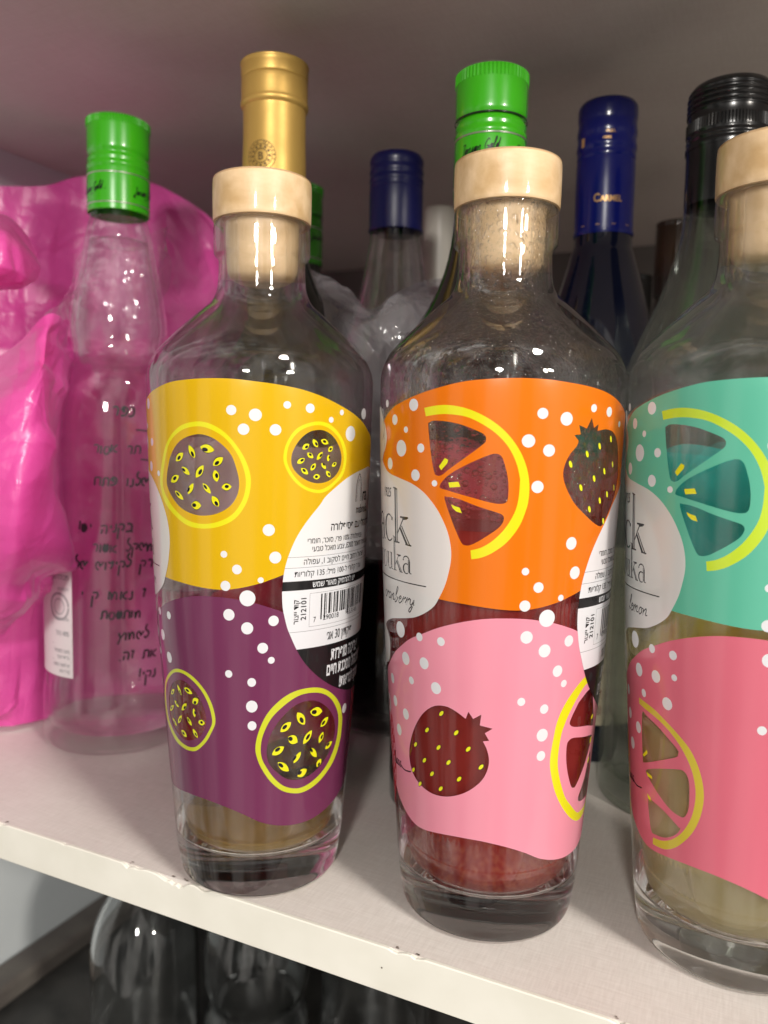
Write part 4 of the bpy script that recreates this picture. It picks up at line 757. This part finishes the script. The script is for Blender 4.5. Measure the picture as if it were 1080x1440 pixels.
def knurl(parent, r, z0, z1, mat, n=60):
    V = []; Fc = []
    for k in range(n):
        a = 2 * math.pi * k / n; da = math.pi / n * .55; b = len(V)
        for s, rr in ((-1, r), (0, r + .0005), (1, r)):
            for z in (z0, z1): V.append((rr * math.cos(a + s * da), rr * math.sin(a + s * da), z))
        Fc += [(b, b + 2, b + 3, b + 1), (b + 2, b + 4, b + 5, b + 3)]
    return mesh_obj('knurling', V, Fc, mat, parent, smooth=False)
def band(parent, name, r, z0, z1, mat): return lathe(name, [(r - .0003, z0), (r, z0 + .0001), (r, z1 - .0001), (r - .0003, z1)], mat, parent, 96, 1)
def cap_skin(r): return Skin([(r, 0.0), (r, 0.5)])
def hollow(parent, prof, mat, wall=0.0028, floor=0.009, seg=96):
    """glass_body with real wall thickness"""
    P = smooth_profile(prof, 4); inn = [(max(r - wall, .002), z) for r, z in P if z > floor][::-1]
    inn += [(inn[-1][0] - .003, floor - .0012), (0, floor)]
    return lathe('glass_body', P + inn, mat, parent, seg, 1)

# green capped bottle of clear spirit on the left
t = thing('spirit_bottle', 'tall clear spirit bottle with green cap and black handwriting, inside the pink bag', 'bottle', (-0.155, 0.46, 0), None)
vp = [(0, .004), (.03, .003), (.038, 0), (.0412, .002), (.0425, .008), (.0425, .03), (.0412, .042), (.0412, .06), (.0418, .12), (.0420, .175), (.0412, .192), (.0385, .204), (.033, .2125), (.0275, .2175), (.0255, .2215), (.0252, .2255), (.0262, .231), (.0264, .239), (.0248, .251), (.0215, .268), (.0188, .283), (.0166, .292), (.0154, .300), (.0152, .342)]
hollow(t, vp, MT['spirit_glass'], .0026, .011)
P = smooth_profile([p for p in vp if p[1] < .284], 4)
pr = [(0, .0112)] + [(r - .0026 + .00005, z) for r, z in P if z > .0118 and r > .01]; pr += [(pr[-1][0] - .001, pr[-1][1] - .0006), (0, pr[-1][1] - .0006)]
lathe('liquid', pr, MT['spirit'], t, 96, 1)
c = screw_cap(t, 'cap', .0168, .2983, .3486, MT['green_cap']); knurl(c, .0167, .3438, .3478, MT['green_cap'], 72)
lathe('cap_top', [(0, .34885), (.0132, .34885), (.0150, .3486), (.0157, .3480)], MT['silver'], c, 96, 1)
for z in (.3170, .3012): band(c, 'silver_stripe', .0171, z, z + .0007, MT['silver'])
t.rotation_euler = (0, .009, 0)
MMDEG = 0.293
lt = Lettering(); sk_ = cap_skin(.0168)
for th in (-66, 47, 160, 235):
    for p in cursive('Jonson Gold', th, 306.5, 2.3, .80, .34, False, .10): lt.raw(p)
    lt.raw(stroke([(th + 2, 305.2), (th + 30, 306.0), (th + 62, 308.4)], .3))
lt.build('cap_lettering', sk_, .0003, MT['black'], c); MMDEG = 0.745
vs = Skin([(r, z) for r, z in smooth_profile([p for p in vp if .03 <= p[1] < .2], 4)])
HW = {'א': (.95, [[(.12, 1), (.10, .5), (.1, 0)], [(.8, .95), (.42, .65), (.42, .25), (.85, .02)]]), 'ס': (.85, [arc(.38, .5, .32, .5, 100, 440, 14)]), 'ו': (.4, [[(.1, 1), (.14, .5), (.12, 0)]]),
 'ר': (.8, [[(.02, .9), (.4, 1), (.62, .75), (.55, 0)]]), 'פ': (.95, [[(.22, .45), (.48, .5), (.3, .8), (.1, .6), (.35, .98), (.8, .7), (.6, .1), (.1, 0)]]), 'ת': (1.0, [[(0, 0), (.2, .2), (.2, .9), (.6, 1), (.8, .7), (.8, 0)]]),
 'ש': (1.0, [[(.5, .02), (.18, .2), (.1, .8), (.45, .95), (.6, .45), (.95, 1)]]), 'ל': (.7, [[(.3, 1.9), (.1, 1.5), (.25, 1.1), (.55, .9), (.5, .4), (.2, .15), (.05, .4)]]), 'נ': (.6, [[(.35, 1), (.4, .3), (.3, .05), (.0, .05)]]),
 'ק': (.9, [[(.1, .95), (.6, 1), (.72, .6), (.5, .25)], [(.12, .6), (.12, 0), (.1, -.8)]]), 'ם': (.9, [[(.1, 1), (.12, .2), (.5, .02), (.75, .5), (.5, .95), (.2, .9)]]), 'ה': (.95, [[(.05, .95), (.6, 1), (.78, .6), (.7, 0)], [(.25, .55), (.2, .3), (.15, 0)]]),
 'מ': (.95, [[(0, .95), (.12, .4), (.15, 0), (.35, .9), (.65, .7), (.7, 0)]]), 'ב': (.95, [[(.1, .95), (.6, .9), (.6, .15), (0, .05), (.45, .08), (.85, 0)]]), 'ד': (.85, [[(0, .9), (.3, .7), (.6, .95), (.55, .5), (.4, 0)]]),
 'ע': (.9, [[(.1, 1), (.2, .6), (.38, .4)], [(.85, 1), (.4, .4), (.1, -.5)]]), 'י': (.4, [[(.15, 1), (.2, .8), (.15, .6)]]), 'ז': (.6, [[(.05, .9), (.4, 1), (.3, .5), (.3, 0)]]), 'כ': (.8, [[(.1, 1), (.55, .9), (.6, .3), (.4, .02), (.05, .05)]]),
 'ח': (.9, [[(.1, 0), (.1, .9), (.5, 1), (.75, .8), (.75, 0)]]), 'ט': (.95, [[(.3, .9), (.1, .6), (.2, .05), (.7, .1), (.75, .8), (.5, 1), (.45, .7)]]), 'ך': (.7, [[(0, .95), (.5, .95), (.5, .2), (.45, -.8)]]),
 '!': (.4, [[(.15, 1.5), (.15, 1), (.15, .4)], [(.15, .1), (.16, .05), (.15, 0)]]), '.': (.4, [[(.1, .1), (.2, .05), (.1, 0)]]), ' ': (.9, [])}
hw = Lettering(); rh = random.Random(5); KV = math.radians(1) * 42.0
for word, th, z, xh in [('כפר', 13, 185.5, 3.4), ('תר אסור', 0, 165.8, 3.0), ('שלנו פתח', 0, 148.5, 3.1), ('בקניה ים!', -12, 123.4, 3.2), ('משקל אסור', -1, 113.0, 3.0), ('רק לקידוש של', -15, 103.6, 3.1), ('ז נאמן ק י'.replace('ן', 'ו'), -11, 87.0, 3.3), ('מותססת', 4, 76.5, 3.0), ('לשמוע', 16, 64.8, 3.1), ('את זה.', 17, 54.0, 3.1), ('נקי!', 31, 42.0, 3.2)]:
    xh *= 1.38; x0 = 0.0; k = xh * 1.0
    for ch in word[::-1]:
        adv, st = HW[ch]; jx, jy = rh.uniform(-.06, .06), rh.uniform(-.12, .12)
        for pl in st: hw.raw(stroke(catmull_open([(th + (x0 + (px + .12 * py + jx) * k) / KV, z + (py + jy) * xh + .02 * x0) for px, py in pl], 4), rh.uniform(.85, 1.15)))
        x0 += adv * k * 1.04
for l0, l1, z in ((30, 48, 178.6), (33, 47, 163)): hw.raw(stroke([(l0, z), ((l0 + l1) / 2, z - .5), (l1, z - .2)], .8))
hw.build('handwriting', vs, .0002, MT['marker'], t)
ls = [('P', [(-66, 43), (-18, 43), (-18, 112), (-66, 112)])]
o = wrap_print(vs, ls, .0002, {'paper_label': (None, [('P', MT['paper'])])}, t)['paper_label']
pl = Lettering()
for s, z, cap in (('מידע נוסף', 104, 2.4), ('תכולה 700 מ״ל', 97, 3.0), ('40% כהל', 66, 2.6), ('מיוצר בישראל', 56.5, 2.0), ('על ידי היצרן', 53.2, 1.8), ('יש לשמור במקום', 48.8, 1.8), ('קריר ויבש', 45.4, 1.8), ('רכיבים מים', 91.0, 1.7), ('אלכוהול סוכר', 74.5, 1.7)): pl.add(heb(s), -21, z, cap, .75, .012, right=True)
for r_ in (7.5, 6.9, 4.2): pl.raw(stroke([(-31 + r_ * math.cos(a) / KV, 82 + r_ * math.sin(a)) for a in np.linspace(.05, 6.25, 40)], .45))
for z in (94.5, 102, 72, 61, 52): pl.raw(stroke([(-65, z), (-40, z), (-19, z)], .25))
pl.build('label_lettering', vs, .0003, MT['grey'], o)
sheet('clear_wrap', [[(x - (-.155), y - .46, z) for x, y, z in r] for r in DATA['FILM']], MT['cello'], t, 120, 100, .0030, 45, 3, 90)

# gold topped wine bottle
t = thing('wine_bottle', 'dark wine bottle with matt gold foil capsule behind the yellow bottle', 'bottle', (-0.0592, 0.42, 0))
lathe('glass_body', [(0, .003), (.032, 0), (.039, .003), (.041, .012), (.041, .195), (.0385, .215), (.029, .24), (.019, .262), (.0165, .280), (.0155, .30), (.0152, .350, 1), (0, .351)], MT['dark_glass'], t, 96)
c = lathe('foil_capsule', [(.0160, .280, 1), (.0161, .281), (.0161, .312), (.0158, .324), (.0158, .3385), (.0160, .3400), (.0168, .3410), (.0171, .3420), (.0170, .3430), (.0167, .3440), (.0167, .3532), (.0161, .3540), (.0167, .3548), (.0168, .3600), (.0158, .3622), (0, .3625)], MT['gold'], t, 96, 4)
MMDEG = 0.281
lt = Lettering(); gs = cap_skin(.0161)
ec, ez = -16.0, 313.6
K2 = MMDEG
def cir(r, w_): lt.raw(stroke([(ec + r * math.cos(a) / K2, ez + r * math.sin(a)) for a in np.linspace(.03, 6.26, 48)], w_))
for r, w_ in ((7.4, .22), (5.6, .22), (3.4, .35)): cir(r, w_)
for i, ch in enumerate('BARKAN WINERY'):
    a = math.radians(195 - i * 17.5); V, T = text_tris(ch, .01)
    if len(V):
        V = (V - [V[:, 0].mean(), .34]) * 1.6; b = a - math.pi / 2
        x = 6.5 * math.cos(a) + V[:, 0] * math.cos(b) - V[:, 1] * math.sin(b); y = 6.5 * math.sin(a) + V[:, 0] * math.sin(b) + V[:, 1] * math.cos(b)
        lt.V.append(np.stack([ec + x / K2, ez + y], 1)); lt.T.append(T + lt.n); lt.n += len(V)
for i in range(12):
    a = 2 * math.pi * i / 12
    lt.raw([(ec + (4.5 * math.cos(a) + .75 * math.cos(b)) / K2, ez + 4.5 * math.sin(a) + .75 * math.sin(b)) for b in np.linspace(0, 2 * math.pi, 5)[:-1] + a])
V, T = text_tris('B', .02); V = (V - [.31, .34]) * 5.2
lt.V.append(np.stack([ec + V[:, 0] / K2, ez + V[:, 1]], 1)); lt.T.append(T + lt.n); lt.n += len(V)
lt.build('winery_emblem', gs, .0004, MT['gold_ink'], c); MMDEG = 0.745

def green_bottle(label, loc, z0, z1, body_top, dark):
    t = thing('spirit_bottle', label, 'bottle', loc, 'green capped spirit bottles behind')
    pf = [(0, .003), (.034, 0), (.040, .003), (.0415, .012), (.0415, body_top), (.037, body_top + .018), (.026, body_top + .036), (.0185, body_top + .056), (.0154, z0), (.0152, z1 - .004, 1), (0, z1 - .003)]
    if dark: lathe('glass_body', pf, MT['dark_glass'], t, 96)
    else: hollow(t, pf[:-1], MT['glass_plain'])
    c = screw_cap(t, 'cap', .0166, z0, z1, MT['green_cap']); knurl(c, .0165, z1 - .0062, z1 - .0012, MT['green_cap'])
    lathe('cap_top', [(0, z1 + .00045), (.0135, z1 + .0004), (.0150, z1), (.0158, z1 - .0008)], MT['silver'], c, 96, 1)
    h = z1 - z0
    band(c, 'dark_ring', .0168, z0 + h * .598, z0 + h * .612, MT['black_cap'])
    for f in (.44, .06): band(c, 'silver_stripe', .0169, z0 + h * f, z0 + h * f + .0007, MT['silver'])
    global MMDEG
    MMDEG = 0.29; lt = Lettering()
    for th in (-56, 36, 130):
        for p in cursive('Jonson Gold', th, (z0 + h * .28) * 1000, 2.6, .80, .36, False, .10): lt.raw(p)
        lt.raw(stroke([(th + 2, (z0 + h * .20) * 1000), (th + 34, (z0 + h * .22) * 1000), (th + 66, (z0 + h * .27) * 1000)], .3))
    lt.build('cap_lettering', cap_skin(.0166), .0003, MT['black'], c); MMDEG = 0.745
    return t
green_bottle('dark bottle with glossy green screw cap behind the orange and pink bottle', (0.0465, 0.385, 0), .2890, .3446, .205, True)
green_bottle('green capped bottle mostly hidden behind the yellow bottle\'s stopper and neck', (-0.0632, 0.57, 0), .2952, .3485, .20, True)

t = thing('spirit_bottle', 'clear bottle with navy blue cap standing behind the crumpled grey bag', 'bottle', (0.0039, 0.491, 0))
hollow(t, [(0, .003), (.030, 0), (.035, .003), (.036, .012), (.036, .20), (.033, .225), (.0235, .252), (.0192, .272), (.0165, .288), (.0150, .300), (.0148, .338)], MT['glass_plain'])
lathe('liquid', [(0, .0092), (.030, .0092), (.0331, .013), (.0332, .10), (0, .0995)], MT['dark_liq'], t, 64, 1)
screw_cap(t, 'cap', .0160, .2992, .3432, MT['navy_cap'], 'blue')

t = thing('wine_bottle', 'dark wine bottle with shiny blue capsule and gold lettering, right of the orange bottle', 'bottle', (0.1205, 0.46, 0))
lathe('glass_body', [(0, .003), (.029, 0), (.034, .003), (.0355, .012), (.0355, .19), (.034, .215), (.0285, .242), (.0225, .264), (.0178, .280), (.0157, .293), (.0150, .356, 1), (0, .357)], MT['dark_blue_glass'], t, 96)
c = screw_cap(t, 'capsule', .0161, .2914, .3624, MT['blue_cap'], 'blue')
MMDEG = 0.281; lt = Lettering(); lt.add('C', -35, 306.5, 4.2, .8, .02); lt.add('ARMEL', -23, 306.5, 3.0, .85, .02); lt.add('PULL', -16, 342.4, 1.5, 1.0, .01); lt.add('HERE', -22, 339.2, 1.3, 1.0, .01)
lt.raw([(-68, 337), (-60, 337), (-60, 341.8), (-68, 341.8)])
for s in range(12): lt.raw([(a + s * 30 - 60, 294.4) for a in (0, 8)] + [(a + s * 30 - 60, 294.7) for a in (8, 0)])
lt.build('capsule_lettering', cap_skin(.0161), .0006, MT['gold_text'], c); MMDEG = 0.745
sk2 = Skin([(.0355, 0), (.0355, .3)])
o = wrap_print(sk2, [('P', [(-75, 21), (75, 21), (75, 120), (-75, 120)])], .0002, {'paper_label': (None, [('P', MT['beige'])])}, t)['paper_label']
lt = Lettering(); lt.add('C.', -8, 50, 12, .8, .02); lt.add('DRY RED', -14, 36, 5, .8, .01); lt.add('WINE', -12, 27, 5, .9, .01); lt.raw(stroke([(-40, 72), (0, 72), (40, 72)], .8)); lt.raw(stroke([(-40, 66), (0, 66), (40, 66)], .8))
lt.build('label_lettering', sk2, .0004, MT['redring'], o)

t = thing('spirit_bottle', 'greenish clear bottle with ribbed black cap behind the right end bottle', 'bottle', (0.1585, 0.388, 0))
hollow(t, [(0, .003), (.038, 0), (.0445, .004), (.046, .014), (.046, .185), (.0435, .205), (.036, .226), (.0275, .246), (.0205, .268), (.0182, .288), (.0172, .338)], MT['glass_green'], .0032, .014)
c = screw_cap(t, 'cap', .0185, .2898, .3423, MT['black_cap'], 'black'); knurl(c, .0184, .3205, .3258, MT['black_cap'], 80)

t = thing('plastic_bottle', 'white bottle with dark red ring, far back between the bottles', 'bottle', (0.0385, 0.62, 0))
lathe('body', [(0, .002), (.030, 0), (.034, .006), (.034, .19), (.030, .215), (.018, .245), (.0122, .27), (.0122, .33), (.0120, .3475), (.0100, .3488), (0, .349)], MT['white_plastic'], t, 64)
band(t, 'neck_ring', .0136, .283, .290, MT['redring'])
for lab, lc, top, mt in (('brown glass bottle standing far back beside the black capped bottle', (0.2185, 0.62), .340, 'brown'), ('slim dark bottle far back, right of the blue capsule', (0.215, 0.71), .318, 'dark_glass')):
    t = thing('wine_bottle', lab, 'bottle', (lc[0], lc[1], 0))
    lathe('glass_body', [(0, .003), (.030, 0), (.036, .004), (.037, .2), (.032, .225), (.018, .262), (.0140, .285), (.0140, top - .05), (.0140, top - .006)], MT[mt], t, 48)
    lathe('cap', [(.0142, top - .05, 1), (.0152, top - .049), (.0152, top - .002), (.0140, top), (0, top)], MT['brown' if mt == 'brown' else 'black_cap'], t, 48)

# ================================================================== BAGS
t = thing('plastic_bag', 'crumpled bright pink plastic bag standing at the left end of the shelf', 'bag', (-0.20, 0.48, 0))
loc = lambda R: [[(x + .20, y - .48, z) for x, y, z in r] for r in R]
sheet('front_sheet', loc(DATA['BAG_FRONT']), MT['bag_pink'], t, 240, 280, .0050, 22, 1, 60)
sheet('side_sheet', loc(DATA['BAG_SIDE']), MT['bag_pink'], t, 140, 160, .0050, 26, 2, 60)
sheet('back_sheet', loc(DATA['BAG_BACK']), MT['bag_pink'], t, 200, 180, .0060, 20, 4, 36)
sheet('handle_loop', loc(DATA['BAG_LOOP']), MT['bag_pink'], t, 80, 80, .0014, 30, 5, 40)
t = thing('plastic_bag', 'crumpled translucent grey plastic bag squeezed between yellow and orange bottles', 'bag', (0.0, 0.41, 0))
sheet('bag_film', [[(x, y - .41, z) for x, y, z in r] for r in DATA['GREY']], MT['bag_grey'], t, 220, 220, .0046, 30, 6, 110)

# ================================================================== LOWER COMPARTMENT
ZL = -0.262
def jar(label, x, y, prof):
    t = thing('glass_bottle', label, 'bottle', (x, y, ZL), 'empty clear bottles below the shelf'); hollow(t, prof, MT['jar_glass'], .0024, .009); return t
jar('round shouldered clear glass bottle below the shelf, nearest the left wall', -0.154, 0.50, [(0, .003), (.030, 0), (.0345, .003), (.0355, .01), (.0355, .085), (.0345, .105), (.030, .122), (.021, .137), (.0155, .145), (.0140, .153), (.0138, .205), (.0150, .206), (.0150, .216)])
jar('waisted clear glass bottle below the shelf, second from the left', -0.079, 0.50, [(0, .003), (.031, 0), (.0355, .003), (.0362, .01), (.0362, .045), (.034, .055), (.0305, .062), (.0300, .066), (.0335, .074), (.0352, .085), (.035, .105), (.031, .125), (.022, .145), (.0150, .160), (.0140, .21), (.0150, .211), (.0150, .220)])
jar('straight sided clear bottle below the shelf, third from the left', -0.0, 0.485, [(0, .003), (.030, 0), (.034, .003), (.035, .01), (.035, .13), (.030, .148), (.018, .165), (.0140, .178), (.0140, .215)])
